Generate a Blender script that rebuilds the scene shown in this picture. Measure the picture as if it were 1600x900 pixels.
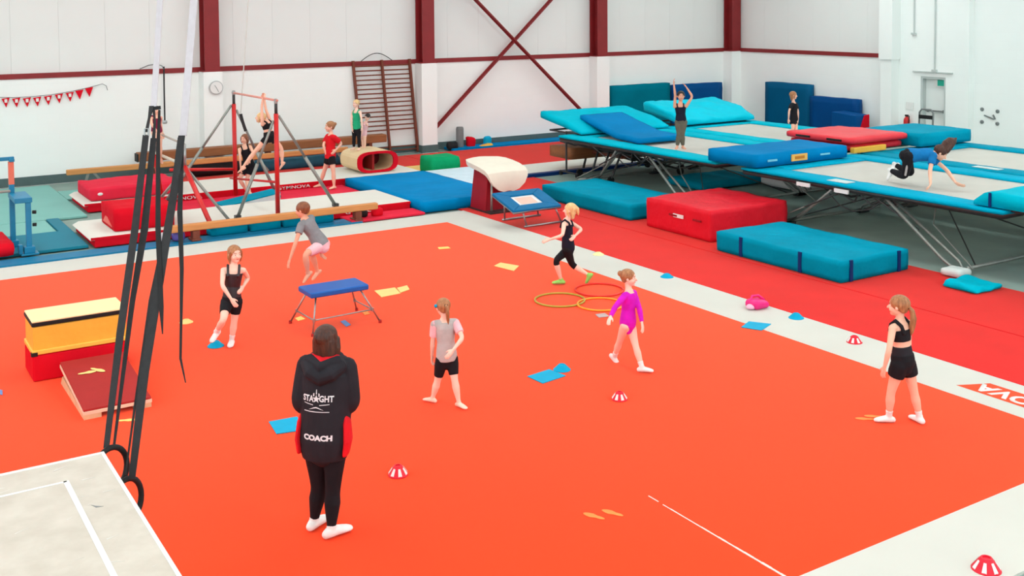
import bpy, bmesh, math, random
from mathutils import Vector, Matrix, noise
from mathutils.bvhtree import BVHTree
random.seed(7)
for o in list(bpy.data.objects): bpy.data.objects.remove(o, do_unlink=True)
SC = bpy.context.scene
COL = SC.collection

# ------------------------------------------------------------------ camera
F_PX, PITCH, ROLL, YAW = 1682.655, 0.0482, -0.0076, 0.5657
CAM = Vector((-9.3939, -17.0401, 3.9183)); PY0 = 90.47
FW = Vector((math.sin(YAW)*math.cos(PITCH), math.cos(YAW)*math.cos(PITCH), -math.sin(PITCH)))
_rt = Vector((math.cos(YAW), -math.sin(YAW), 0)); _up = _rt.cross(FW)
RT = _rt*math.cos(ROLL) + _up*math.sin(ROLL); UP = _up*math.cos(ROLL) - _rt*math.sin(ROLL)
cd = bpy.data.cameras.new('camera'); cam = bpy.data.objects.new('camera', cd); COL.objects.link(cam)
cd.sensor_fit = 'HORIZONTAL'; cd.sensor_width = 36.0; cd.lens = F_PX*36/1600; cd.shift_y = -(450-PY0)/1600
cd.clip_start = 0.1; cd.clip_end = 200
M = Matrix((RT, UP, -FW)).transposed().to_4x4(); M.translation = CAM; cam.matrix_world = M
SC.camera = cam

# ------------------------------------------------------------------ world, lights, exposure
w = bpy.data.worlds.new('sky'); SC.world = w; w.use_nodes = True
w.node_tree.nodes['Background'].inputs[0].default_value = (.90, .95, .98, 1)
w.node_tree.nodes['Background'].inputs[1].default_value = 3.0
SC.view_settings.view_transform = 'Standard'; SC.view_settings.look = 'None'
SC.view_settings.gamma = 1; SC.view_settings.use_curve_mapping = False
SC.view_settings.exposure = 0.0
ROOFLIGHT = 5.8       # strength of the translucent rooflights, built with the ceiling

# ------------------------------------------------------------------ helpers
def lin(c):
    f = lambda v: v/12.92 if v <= .04045 else ((v+.055)/1.055)**2.4
    return tuple(f(v/255) for v in c) + (1,)
MATS = {}
def mat(name, rgb, rough=.6, spec=.3, metal=0., var=.06, scale=6., bump=0., bscale=40., stretch=None, sheen=0., kind='noise', rgb2=None, coord='Object'):
    if name in MATS: return MATS[name]
    m = bpy.data.materials.new(name); m.use_nodes = True; nt = m.node_tree; N = nt.nodes; L = nt.links
    b = N['Principled BSDF']; b.inputs['Roughness'].default_value = rough; b.inputs['Specular IOR Level'].default_value = spec
    b.inputs['Metallic'].default_value = metal
    if sheen: b.inputs['Sheen Weight'].default_value = sheen; b.inputs['Sheen Roughness'].default_value = .4; b.inputs['Sheen Tint'].default_value = (1, .8, .58, 1)
    tc = N.new('ShaderNodeTexCoord'); mp = N.new('ShaderNodeMapping'); L.new(tc.outputs[coord], mp.inputs[0])
    if stretch: mp.inputs['Scale'].default_value = stretch
    if kind == 'noise':
        t = N.new('ShaderNodeTexNoise'); t.inputs['Scale'].default_value = scale; t.inputs['Detail'].default_value = 5
    elif kind == 'wave':
        t = N.new('ShaderNodeTexWave'); t.inputs['Scale'].default_value = scale; t.inputs['Distortion'].default_value = 4; t.inputs['Detail'].default_value = 3
    L.new(mp.outputs[0], t.inputs[0])
    r = N.new('ShaderNodeValToRGB'); c = lin(rgb); c2 = lin(rgb2) if rgb2 else tuple(min(1, v*(1-2*var)) for v in c[:3])+(1,)
    r.color_ramp.elements[0].position = .3; r.color_ramp.elements[1].position = .7
    r.color_ramp.elements[0].color = c2; r.color_ramp.elements[1].color = c
    L.new(t.outputs[0 if kind == 'noise' else 'Fac'], r.inputs[0]); L.new(r.outputs[0], b.inputs['Base Color'])
    if bump:
        t2 = N.new('ShaderNodeTexNoise'); t2.inputs['Scale'].default_value = bscale; t2.inputs['Detail'].default_value = 6
        L.new(mp.outputs[0], t2.inputs[0]); bp = N.new('ShaderNodeBump'); bp.inputs['Strength'].default_value = bump; bp.inputs['Distance'].default_value = .09 if bscale < 6 else .02
        L.new(t2.outputs[0], bp.inputs['Height']); L.new(bp.outputs[0], b.inputs['Normal'])
    MATS[name] = m; return m
def emis(name, rgb, s):
    m = bpy.data.materials.new(name); m.use_nodes = True; nt = m.node_tree; nt.nodes.clear()
    e = nt.nodes.new('ShaderNodeEmission'); e.inputs[0].default_value = lin(rgb); e.inputs[1].default_value = s
    o = nt.nodes.new('ShaderNodeOutputMaterial'); nt.links.new(e.outputs[0], o.inputs[0]); return m
def block_mat(name, rgb, var=.03, sx=.45, sy=.225, depth=.2):
    m = bpy.data.materials.new(name); m.use_nodes = True; nt = m.node_tree; N = nt.nodes; L = nt.links; b = N['Principled BSDF']
    b.inputs['Roughness'].default_value = .75; b.inputs['Specular IOR Level'].default_value = .2
    g = N.new('ShaderNodeNewGeometry'); sp = N.new('ShaderNodeSeparateXYZ'); L.new(g.outputs['Position'], sp.inputs[0])
    ad = N.new('ShaderNodeMath'); ad.operation = 'ADD'; L.new(sp.outputs[0], ad.inputs[0]); L.new(sp.outputs[1], ad.inputs[1])
    cb = N.new('ShaderNodeCombineXYZ'); L.new(ad.outputs[0], cb.inputs[0]); L.new(sp.outputs[2], cb.inputs[1])
    br = N.new('ShaderNodeTexBrick'); br.inputs['Scale'].default_value = 1; br.inputs['Brick Width'].default_value = sx; br.inputs['Row Height'].default_value = sy
    br.inputs['Mortar Size'].default_value = .008; br.inputs['Mortar Smooth'].default_value = .3
    c = lin(rgb); br.inputs['Color1'].default_value = c; br.inputs['Color2'].default_value = tuple(v*(1-var) for v in c[:3])+(1,)
    br.inputs['Mortar'].default_value = tuple(v*.985 for v in c[:3])+(1,)
    L.new(cb.outputs[0], br.inputs[0]); L.new(br.outputs[0], b.inputs['Base Color'])
    bp = N.new('ShaderNodeBump'); bp.inputs['Strength'].default_value = depth; bp.inputs['Distance'].default_value = .01; bp.invert = True
    L.new(br.outputs['Fac'], bp.inputs['Height']); L.new(bp.outputs[0], b.inputs['Normal']); MATS[name] = m; return m

def ray(px, py): return RT*((px-800)/F_PX) - UP*((py-PY0)/F_PX) + FW
def at(px, py, z=None, x=None, y=None, d=None):
    r = ray(px, py)
    if d is not None: t = d
    elif z is not None: t = (z-CAM.z)/r.z
    elif x is not None: t = (x-CAM.x)/r.x
    else: t = (y-CAM.y)/r.y
    return CAM + r*t

ORG = {}
def tag(o, label=None, cat=None, group=None, kind=None):
    if label: o['label'] = label
    if cat: o['category'] = cat
    if group: o['group'] = group
    if kind: o['kind'] = kind
    return o
def empty(name, loc, label=None, cat=None, group=None, kind=None):
    o = bpy.data.objects.new(name, None); COL.objects.link(o); o.location = loc; o.empty_display_size = .1
    ORG[o.name] = Vector(loc); return tag(o, label, cat, group, kind)
def org(o): return ORG.get(o.name, Vector((0, 0, 0))) if o else Vector((0, 0, 0))
def link(name, me, m, parent=None, smooth=False):
    o = bpy.data.objects.new(name, me); COL.objects.link(o)
    if m is not None:
        me.materials.clear()
        for q in (m if isinstance(m, (list, tuple)) else [m]): me.materials.append(q)
    if smooth: me.polygons.foreach_set('use_smooth', [True]*len(me.polygons))
    if parent: o.parent = parent; ORG[o.name] = org(parent)
    return o
class MB:
    def __init__(s): s.v = []; s.f = []; s.mi = []; s.cur = 0
    def add(s, vs, fs):
        n = len(s.v); s.v += [Vector(v) for v in vs]; s.f += [[i+n for i in f] for f in fs]; s.mi += [s.cur]*len(fs); return s
    def box(s, x0, x1, y0, y1, z0, z1):
        return s.add([(x0,y0,z0),(x1,y0,z0),(x1,y1,z0),(x0,y1,z0),(x0,y0,z1),(x1,y0,z1),(x1,y1,z1),(x0,y1,z1)],
                     [(3,2,1,0),(4,5,6,7),(0,1,5,4),(1,2,6,5),(2,3,7,6),(3,0,4,7)])
    def hexa(s, b, t):      # bottom 4 points, top 4 points (counter-clockwise)
        return s.add(list(b)+list(t), [(3,2,1,0),(4,5,6,7),(0,1,5,4),(1,2,6,5),(2,3,7,6),(3,0,4,7)])
    def prism(s, poly, off):  # planar polygon extruded by vector off
        n = len(poly); off = Vector(off); vs = [Vector(p) for p in poly] + [Vector(p)+off for p in poly]
        return s.add(vs, [list(range(n))[::-1], list(range(n, 2*n))] + [(i, (i+1) % n, n+(i+1) % n, n+i) for i in range(n)])
    def tube(s, pts, r, n=8, caps=True, closed=False):
        pts = [Vector(p) for p in pts]; k = len(pts); rr = r if isinstance(r, (list, tuple)) else [r]*k
        vs = []; prev = None
        for i in range(k):
            if closed: t = (pts[(i+1) % k]-pts[i-1]).normalized()
            else: t = (pts[min(i+1, k-1)]-pts[max(i-1, 0)]).normalized()
            if prev is None: a = t.orthogonal().normalized()
            else:
                a = prev - t*prev.dot(t); a = a.normalized() if a.length > 1e-6 else t.orthogonal().normalized()
            prev = a; b = t.cross(a)
            for j in range(n):
                an = 2*math.pi*j/n; vs.append(pts[i] + (a*math.cos(an)+b*math.sin(an))*rr[i])
        fs = []
        for i in range(k if closed else k-1):
            i2 = (i+1) % k
            for j in range(n): fs.append((i*n+j, i*n+(j+1) % n, i2*n+(j+1) % n, i2*n+j))
        if caps and not closed: fs.append(list(range(n))[::-1]); fs.append([(k-1)*n+j for j in range(n)])
        return s.add(vs, fs)
    def bar(s, p, q, wx, wz, upv=(0, 0, 1)):   # rectangular bar between two points
        p, q = Vector(p), Vector(q); t = (q-p).normalized(); a = t.cross(Vector(upv))
        a = a.normalized() if a.length > 1e-5 else t.orthogonal().normalized(); b = a.cross(t)
        A, Bv = a*(wx/2), b*(wz/2)
        return s.hexa([p-A-Bv, p+A-Bv, q+A-Bv, q-A-Bv], [p-A+Bv, p+A+Bv, q+A+Bv, q-A+Bv])
    def lathe(s, c, prof, n=20, axis='z'):
        c = Vector(c); vs = []; k = len(prof)
        for r, h in prof:
            for j in range(n):
                a = 2*math.pi*j/n; x, y = r*math.cos(a), r*math.sin(a)
                vs.append(c + (Vector((x, y, h)) if axis == 'z' else Vector((x, h, y)) if axis == 'y' else Vector((h, x, y))))
        fs = [(i*n+j, i*n+(j+1) % n, (i+1)*n+(j+1) % n, (i+1)*n+j) for i in range(k-1) for j in range(n)]
        fs.append(list(range(n))[::-1]); fs.append([(k-1)*n+j for j in range(n)])
        return s.add(vs, fs)
    def sphere(s, c, r, n=10, k=7):
        rx, ry, rz = (r if isinstance(r, (list, tuple)) else (r, r, r)); c = Vector(c)
        vs = [c+Vector((0, 0, -rz))]
        for i in range(1, k):
            th = math.pi*i/k
            for j in range(n):
                a = 2*math.pi*j/n; vs.append(c+Vector((rx*math.sin(th)*math.cos(a), ry*math.sin(th)*math.sin(a), -rz*math.cos(th))))
        vs.append(c+Vector((0, 0, rz))); fs = [(0, 1+(j+1) % n, 1+j) for j in range(n)]
        for i in range(k-2):
            for j in range(n): fs.append((1+i*n+j, 1+i*n+(j+1) % n, 1+(i+1)*n+(j+1) % n, 1+(i+1)*n+j))
        t = len(vs)-1; fs += [(t, 1+(k-2)*n+j, 1+(k-2)*n+(j+1) % n) for j in range(n)]
        return s.add(vs, fs)
    def mesh(s, name, o=Vector((0, 0, 0))):
        me = bpy.data.meshes.new(name); me.from_pydata([tuple(v-o) for v in s.v], [], s.f); me.update()
        bm = bmesh.new(); bm.from_mesh(me); bmesh.ops.recalc_face_normals(bm, faces=bm.faces); bm.to_mesh(me); bm.free()
        if any(s.mi): me.polygons.foreach_set('material_index', s.mi)
        return me
    def build(s, name, m, parent=None, smooth=False, bevel=0, seg=2):
        me = s.mesh(name, org(parent)); o = link(name, me, m, parent, smooth)
        if not parent and not name.startswith(('wall', 'floor', 'ceiling')):
            pass
        if bevel:
            b = o.modifiers.new('b', 'BEVEL'); b.width = bevel; b.segments = seg; b.limit_method = 'ANGLE'
            me.polygons.foreach_set('use_smooth', [True]*len(me.polygons))
            try:
                b.harden_normals = True
            except Exception: pass
        return o
def thing(name, mb, m, label, cat, group=None, kind=None, loc=None, **k):
    """one-mesh thing, origin put at its base centre"""
    xs = [v.x for v in mb.v]; ys = [v.y for v in mb.v]; zs = [v.z for v in mb.v]
    o0 = Vector(loc) if loc else Vector(((min(xs)+max(xs))/2, (min(ys)+max(ys))/2, min(zs)))
    for v in mb.v: v -= o0
    o = mb.build(name, m, None, **k); o.location = o0; ORG[o.name] = o0
    return tag(o, label, cat, group, kind)
def soft(x0, x1, y0, y1, z0, z1, res=.12, rnd=.05, wr=.012, seed=0, sag=0., skew=0.):
    """upholstered foam block: rounded, slightly baggy, wrinkled"""
    nx, ny, nz = [max(2, int(round(d/res))) for d in (x1-x0, y1-y0, z1-z0)]
    bm = bmesh.new(); bmesh.ops.create_cube(bm, size=1)
    me = MB(); idx = {}
    vs = []; fs = []
    def vid(i, j, k):
        if (i, j, k) not in idx:
            idx[(i, j, k)] = len(vs); vs.append((i, j, k))
        return idx[(i, j, k)]
    for i in range(nx):
        for j in range(ny):
            fs.append((vid(i,j,0), vid(i,j+1,0), vid(i+1,j+1,0), vid(i+1,j,0))); fs.append((vid(i,j,nz), vid(i+1,j,nz), vid(i+1,j+1,nz), vid(i,j+1,nz)))
    for i in range(nx):
        for k in range(nz):
            fs.append((vid(i,0,k), vid(i+1,0,k), vid(i+1,0,k+1), vid(i,0,k+1))); fs.append((vid(i,ny,k), vid(i,ny,k+1), vid(i+1,ny,k+1), vid(i+1,ny,k)))
    for j in range(ny):
        for k in range(nz):
            fs.append((vid(0,j,k), vid(0,j,k+1), vid(0,j+1,k+1), vid(0,j+1,k))); fs.append((vid(nx,j,k), vid(nx,j+1,k), vid(nx,j+1,k+1), vid(nx,j,k+1)))
    bm.free(); out = []
    c = Vector(((x0+x1)/2, (y0+y1)/2, (z0+z1)/2)); h = Vector(((x1-x0)/2, (y1-y0)/2, (z1-z0)/2))
    r = min(rnd, min(h)*.9)
    for i, j, k in vs:
        p = Vector(((2*i/nx-1)*h.x, (2*j/ny-1)*h.y, (2*k/nz-1)*h.z))
        q = Vector([max(-h[a]+r, min(h[a]-r, p[a])) for a in range(3)]); d = p-q
        if d.length > r: d = d.normalized()*r
        p = q+d
        u = (1-(p.x/h.x)**2)*(1-(p.y/h.y)**2)
        if k == nz: p.z -= sag*u
        if wr and k > 0:
            nv = noise.noise_vector(Vector((p.x*2.3+seed, p.y*2.3, p.z*5+seed*2)))
            ft = min(1, k/nz+.2); p += nv*wr*ft
            ed = noise.noise(Vector((p.x*6+p.y*3+seed, p.y*5, p.z*3)))
            p += Vector((0, 0, ed*wr*.7))
        p.x += skew*(p.z+h.z); out.append(c+p)
    me.add(out, fs); return me
def text(s, size, m, parent, P, ux, uy, name='lettering', ext=.002, bold=.0, center=True, project=None, off=.004, sx=1.0):
    cu = bpy.data.curves.new(name, 'FONT'); cu.body = s; cu.size = size; cu.extrude = 0; cu.offset = bold
    cu.align_x = 'CENTER' if center else 'LEFT'; cu.align_y = 'CENTER'; cu.resolution_u = 3
    o = bpy.data.objects.new(name, cu); COL.objects.link(o); dg = bpy.context.evaluated_depsgraph_get()
    me = bpy.data.meshes.new_from_object(o.evaluated_get(dg)); bpy.data.objects.remove(o, do_unlink=True)
    P, ux, uy = Vector(P), Vector(ux).normalized(), Vector(uy).normalized(); nrm = ux.cross(uy)
    bm = bmesh.new(); bm.from_mesh(me)
    if project: bmesh.ops.triangulate(bm, faces=bm.faces); bmesh.ops.subdivide_edges(bm, edges=bm.edges, cuts=1)
    fs = bm.faces[:]
    for v in bm.verts:
        p = P + ux*v.co.x*sx + uy*v.co.y
        if project:
            hit = project.ray_cast(p+nrm*.5, -nrm)
            p = (hit[0] if hit[0] else p) + nrm*off
        v.co = p
    if not project:
        g = bmesh.ops.extrude_face_region(bm, geom=fs); ev = [e for e in g['geom'] if isinstance(e, bmesh.types.BMVert)]
        for v in ev: v.co += nrm*ext
    o0 = org(parent)
    for v in bm.verts: v.co -= o0
    bmesh.ops.recalc_face_normals(bm, faces=bm.faces); bm.to_mesh(me); bm.free()
    return link(name, me, m, parent)
def copy_tree(o, parent=None):
    c = o.copy(); COL.objects.link(c)
    if parent: c.parent = parent
    for ch in list(o.children): copy_tree(ch, c)
    return c

# ------------------------------------------------------------------ palette
mat('white_wall', (243, 245, 243), .8, .2, var=.02, scale=.6)
mat('cladding', (232, 233, 231), .55, .3, var=.02, scale=.5)
block_mat('blockwork', (243, 245, 243), .012, depth=.06)
mat('maroon', (140, 34, 38), .5, .4, var=.08, scale=3)
mat('ceiling_panel', (225, 225, 225), .7, .2)
mat('hall_floor', (146, 166, 158), .8, .2, var=.1, scale=1.2, bump=.1, bscale=90)
mat('orange', (250, 61, 14), .85, .08, var=.02, scale=.5, bump=.05, bscale=300, sheen=.30)
mat('border_white', (206, 205, 197), .75, .15, var=.02, scale=1.5, bump=.05, bscale=200)
mat('red_carpet', (222, 24, 30), .85, .06, sheen=.16, var=.05, scale=1.5, bump=.1, bscale=150)
mat('red_vinyl', (216, 22, 40), .6, .02, var=.05, scale=2, bump=.25, bscale=3.5)
mat('pink_red', (230, 48, 72), .6, .02, var=.05, scale=2, bump=.2, bscale=4)
mat('white_vinyl', (222, 219, 210), .6, .15, var=.02, scale=2, bump=.08, bscale=5)
mat('blue_vinyl', (0, 134, 196), .6, .02, var=.08, scale=1.6, bump=.25, bscale=3)
mat('teal_vinyl', (0, 148, 178), .6, .02, var=.1, scale=1.6, bump=.35, bscale=3)
mat('cyan_vinyl', (0, 182, 206), .6, .02, var=.08, scale=1.4, bump=.35, bscale=3)
mat('navy_vinyl', (6, 52, 112), .5, .15, var=.1, scale=1.6, bump=.15, bscale=3)
mat('mid_blue', (0, 124, 184), .6, .02, var=.08, scale=1.6, bump=.25, bscale=3)
mat('deep_teal', (0, 118, 140), .6, .02, var=.08, scale=1.2, bump=.12, bscale=3)
mat('pale_teal', (128, 186, 178), .7, .25, var=.04, scale=1.0)
mat('green_vinyl', (20, 160, 104), .6, .02, var=.06, scale=2, bump=.25, bscale=4)
mat('yellow_vinyl', (246, 184, 64), .5, .35, var=.06, scale=2, bump=.25, bscale=4)
mat('cream', (244, 220, 168), .6, .3, var=.03, scale=3)
mat('beige_leather', (232, 205, 160), .55, .35, var=.04, scale=3)
mat('steel', (168, 172, 172), .35, .5, metal=.8, var=.06, scale=9)
mat('dark_steel', (70, 72, 72), .45, .5, metal=.6, var=.1, scale=9)
mat('galvanised', (150, 154, 148), .45, .5, metal=.6, var=.1, scale=9)
mat('black', (22, 22, 24), .6, .3, var=.1, scale=9)
mat('strap_black', (44, 44, 46), .7, .3, var=.12, scale=30)
mat('strap_white', (196, 190, 196), .7, .3, var=.04, scale=30)
mat('red_paint', (206, 24, 24), .35, .5, var=.05, scale=8)
mat('blue_paint', (0, 128, 170), .4, .5, var=.06, scale=8)
mat('wood', (212, 146, 88), .55, .2, var=.08, scale=6, stretch=(.5, 6, 6))
mat('dark_wood', (156, 98, 62), .55, .2, var=.12, scale=5, stretch=(.5, 6, 6))
mat('bar_wood', (128, 68, 52), .5, .2, var=.12, scale=5, stretch=(6, 6, .5))
mat('ply', (226, 190, 148), .6, .3, var=.1, scale=8)
mat('board_red', (170, 44, 42), .8, .2, var=.06, scale=4, bump=.1, bscale=100)
mat('bed', (236, 231, 224), .7, .25, var=.05, scale=2.5, bump=.05, bscale=120)
mat('door_white', (232, 235, 233), .5, .3, var=.02, scale=2)
mat('frame_grey', (196, 202, 200), .5, .3, var=.03, scale=2)
mat('rubber_blue', (0, 164, 206), .55, .12, var=.04, scale=8)
mat('rubber_red', (226, 24, 50), .5, .35, var=.06, scale=8)
mat('rubber_yellow', (236, 212, 136), .6, .12, var=.04, scale=8)
mat('print_white', (232, 230, 228), .6, .15, var=.02, scale=8)
mat('print_orange', (226, 78, 40), .7, .2, var=.04, scale=8)
mat('footprint', (240, 146, 76), .75, .2, var=.05, scale=10)
mat('footprint_yellow', (250, 214, 120), .7, .2, var=.05, scale=10)
mat('pink', (240, 30, 130), .4, .4, var=.06, scale=10)
mat('grey_plastic', (120, 124, 124), .5, .4, var=.05, scale=8)
mat('exit_green', (40, 176, 150), .5, .3, var=.02)
mat('hoop_olive', (176, 160, 50), .35, .5, var=.05); mat('hoop_red', (224, 40, 24), .35, .5, var=.05); mat('hoop_orange', (250, 160, 30), .35, .5, var=.05)
# woven trampoline bed lets some light through
_b = MATS['bed'].node_tree; _p = _b.nodes['Principled BSDF']; _t = _b.nodes.new('ShaderNodeBsdfTranslucent'); _t.inputs[0].default_value = lin((236, 232, 226))
_x = _b.nodes.new('ShaderNodeMixShader'); _x.inputs[0].default_value = .42; _b.links.new(_p.outputs[0], _x.inputs[1]); _b.links.new(_t.outputs[0], _x.inputs[2]); _b.links.new(_x.outputs[0], _b.nodes['Material Output'].inputs[0])
G = MATS
# ------------------------------------------------------------------ structure
YB, XR, ZC = 8.88, 15.62, 7.2
XL, YN = -17.0, -20.5
def struct(name, mb, m, parent=None, **k):
    o = mb.build(name, m, parent, **k)
    if not parent: o['kind'] = 'structure'
    return o
struct('floor', MB().box(XL, XR+1.2, YN, YB+.3, -.3, -.02), G['hall_floor'])
wb = struct('wall_back', MB().box(XL, XR+.3, YB, YB+.3, -.02, 2.40), G['blockwork'])
# unseen left and near walls; high window bands added to brighten upright surfaces
WZ0, WZ1 = 2.9, 6.6
wl = struct('wall_left', MB().box(XL-.3, XL, YN, YB+.3, -.02, WZ0).box(XL-.3, XL, YN, YB+.3, WZ1, ZC), G['white_wall'])
wn = struct('wall_near', MB().box(XL, XR+1.2, YN-.3, YN, -.02, WZ0).box(XL, XR+1.2, YN-.3, YN, WZ1, ZC), G['white_wall'])
m_ = MB().box(XL-.2, XL-.1, 0, .12, WZ0, WZ1).mesh('added_mullion')
for i in range(15): o = link('added_mullion', m_, G['door_white'], wl); o.location.y = YN+i*2.09
m_ = MB().box(0, .12, YN-.2, YN-.1, WZ0, WZ1).mesh('added_mullion')
for i in range(17): o = link('added_mullion', m_, G['door_white'], wn); o.location.x = XL+i*2.1
# right-hand wall: block panel, boxed column, door bay, recessed bay
DY0, DY1, DZ = .88, 1.66, 1.93
wr = MB().box(XR, XR+.3, 2.4, YB, -.02, 2.40)
wr.box(XR, XR+.3, DY1, 2.4, -.02, ZC).box(XR, XR+.3, .2, DY0, -.02, ZC).box(XR, XR+.3, DY0, DY1, DZ, ZC)
wr.box(XR+.22, XR+.7, YN, .2, -.02, ZC)
wrt = struct('wall_right', wr, G['blockwork'])
# cladding sheets above the rail
struct('wall_cladding_back', MB().box(XL, XR+.3, YB+.121, YB+.3, 2.40, ZC), G['cladding'])
struct('wall_cladding_right', MB().box(XR+.121, XR+.3, 2.4, YB+.3, 2.40, ZC), G['cladding'])
me = MB().box(0, .997, YB+.06, YB+.12, 2.44, ZC).mesh('panel')
n = 0; x = XL
while x < XR:
    o = link('panel', me, G['cladding'], wb); o.location.x = x; x += 1.0
me = MB().box(XR+.06, XR+.12, 0, .997, 2.44, ZC).mesh('panel')
y = 2.5
while y < YB:
    o = link('panel', me, G['cladding'], wrt); o.location.y = y; y += 1.0
struct('trim_1', MB().box(XL, XR, YB-.03, YB+.06, 2.385, 2.50), G['maroon'])
struct('trim_2', MB().box(XR-.03, XR+.06, 2.75, YB-.1, 2.385, 2.50), G['maroon'])
bs = MB().box(XL, XR, YB-.02, YB+.01, 0, .20); struct('baseboard_back', bs, mat('skirting', (84, 104, 104), .6, .3))
# steel columns on white piers
for i, cx in enumerate((-7.5, -1.66, 4.18, 10.02, 15.45)):
    c = MB(); w_, yf, yb, t = .36, YB-.38, YB+.02, .03
    c.box(cx-w_/2, cx+w_/2, yf, yf+t, 2.42, ZC); c.box(cx-w_/2, cx+w_/2, yb-t, yb, 2.42, ZC); c.box(cx-.02, cx+.02, yf+t, yb-t, 2.42, ZC)
    c.box(cx-.24, cx+.24, yf-.02, yb, 2.40, 2.43)
    struct('trim_%d' % (i+3), c, G['maroon'])
    struct('wall_pier' if i == 0 else 'wall_pier', MB().box(cx-.23, cx+.23, YB-.40, YB, -.02, 2.40), G['white_wall'])
    struct('baseboard_pier', MB().box(cx-.245, cx+.245, YB-.415, YB, 0, .20), G['skirting'])
struct('wall_pier', MB().box(XR-.32, XR, 2.36, 2.72, -.02, 2.36).box(XR-.36, XR, 2.32, 2.76, 2.36, ZC), G['white_wall'])
# cross bracing
for a, b in (((4.46, YB-.22, .62), (9.8, YB-.22, 5.45)), ((9.74, YB-.30, .42), (4.4, YB-.30, 5.3))):
    q = MB().bar(a, b, .03, .13, (0, 1, 0)).bar(Vector(a)+Vector((0, .04, 0)), Vector(b)+Vector((0, .04, 0)), .1, .02, (0, 1, 0)); struct('trim_brace', q, G['maroon'])
# ceiling with translucent rooflights
struct('ceiling', MB().box(XL, XR+1.2, YN, YB+.3, ZC, ZC+.1), G['ceiling_panel'])
RL = emis('rooflight', (239, 253, 249), ROOFLIGHT)
k = 0
for x in (-13.5, -8.0, -2.5, 3.0, 8.5, 13.0):
    for y in (-15.5, -6.5, 2.8):
        k += 1
        e = empty('ceiling_rooflight', (x, y, ZC-.06), 'translucent rooflight panel in the ceiling', 'rooflight', 'rooflights in the ceiling'); e['kind'] = 'structure'
        MB().box(x-.8, x+.8, y-3.2, y+3.2, ZC-.06, ZC-.04).build('pane', RL, e)
        MB().box(x-.9, x-.8, y-3.3, y+3.3, ZC-.08, ZC).box(x+.8, x+.9, y-3.3, y+3.3, ZC-.08, ZC).box(x-.8, x+.8, y-3.3, y-3.2, ZC-.08, ZC).box(x-.8, x+.8, y+3.2, y+3.3, ZC-.08, ZC).build('frame', G['door_white'], e)
# door
d = MB().box(XR+.16, XR+.2, DY0+.05, DY1-.05, -.02, DZ-.05); dr = struct('door_1', d, G['door_white'])
MB().box(XR+.02, XR+.22, DY0, DY0+.06, -.02, DZ).box(XR+.02, XR+.22, DY1-.06, DY1, -.02, DZ).box(XR+.02, XR+.22, DY0+.06, DY1-.06, DZ-.06, DZ).build('frame', G['frame_grey'], dr)
MB().box(XR+.09, XR+.13, DY0+.1, DY1-.1, .98, 1.02).box(XR+.11, XR+.16, DY0+.12, DY0+.16, .96, 1.04).box(XR+.11, XR+.16, DY1-.16, DY1-.12, .96, 1.04).build('push_bar', G['grey_plastic'], dr)
es = empty('exit_sign', (XR-.02, 1.12, 1.75), 'green and white emergency exit sign at the top of the white door', 'sign')
MB().box(XR+.11, XR+.15, .92, 1.32, 1.66, 1.88).build('plate', G['print_white'], es)
MB().box(XR+.10, XR+.112, .97, 1.20, 1.69, 1.85).build('panel', G['exit_green'], es)
b = thing('door_canopy', MB().box(XR-.05, XR, DY0-.22, DY1+.22, 2.04, 2.07), G['frame_grey'], 'thin grey drip ledge above the white door', 'ledge')
for yy, z0, z1, lb in ((1.2, 2.07, ZC, 'pale conduit running up the wall from the door ledge'), (1.86, 3.05, ZC, 'short pale conduit ending high on the wall beside the door')):
    thing('wall_conduit', MB().tube([(XR-.03, yy, z0), (XR-.03, yy, z1)], .018).box(XR-.07, XR, yy-.07, yy+.07, z0, z0+.06), G['frame_grey'], lb, 'conduit')
fe = empty('fire_extinguisher', (XR-.14, 1.98, .55), 'red fire extinguisher under a small sign on the white wall', 'extinguisher')
MB().lathe((XR-.14, 1.98, .45), [(.07, 0), (.085, .03), (.085, .26), (.06, .33), (.025, .36)]).build('cylinder', G['red_paint'], fe, smooth=True)
MB().box(XR-.16, XR-.12, 1.93, 2.03, .81, .86).tube([(XR-.14, 1.9, .83), (XR-.2, 1.86, .75), (XR-.2, 1.88, .6)], .012).build('valve', G['black'], fe)
MB().box(XR-.02, XR, 1.86, 2.1, 1.0, 1.2).build('sign', G['print_white'], fe)
tf = empty('sack_truck', (15.1, 1.0, 0), 'grey tubular hand truck standing in front of the white door', 'trolley')
MB().tube([(15.0, 1.25, .1), (15.05, 1.25, 1.02), (15.05, 1.18, 1.1), (15.05, .9, 1.1), (15.05, .83, 1.02), (15.0, .83, .1)], .025).build('frame', G['grey_plastic'], tf, smooth=True)
for z0_, z1_ in ((.85, .95), (.4, .45)): MB().box(15.01, 15.05, .83, 1.25, z0_, z1_).build('cross_plate', G['black'], tf)
for yy in (.80, 1.28): MB().lathe((15.1, yy-.025, .1), [(.1, 0), (.1, .05)], 16, 'y').build('wheel', G['black'], tf)
MB().box(14.75, 15.0, .85, 1.23, 0, .02).build('toe_plate', G['grey_plastic'], tf)
wbk = empty('wall_bracket', (XR+.22, -.9, 1.0), 'small metal bracket with four bolts on the recessed wall', 'bracket')
wc = at(1546, 182, x=XR+.2)
for dy, dz in ((-.22, .15), (.22, .17), (-.22, -.17), (.22, -.16)):
    MB().lathe((XR+.175, wc.y+dy, wc.z+dz), [(.03, 0), (.05, .02), (.05, .045)], 10, 'x').build('bolt', G['grey_plastic'], wbk)
MB().bar((XR+.2, wc.y+.15, wc.z+.02), (XR+.2, wc.y-.12, wc.z-.06), .02, .03).bar((XR+.2, wc.y-.1, wc.z+.05), (XR+.2, wc.y-.16, wc.z-.06), .02, .04).build('hook', G['grey_plastic'], wbk)

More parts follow.
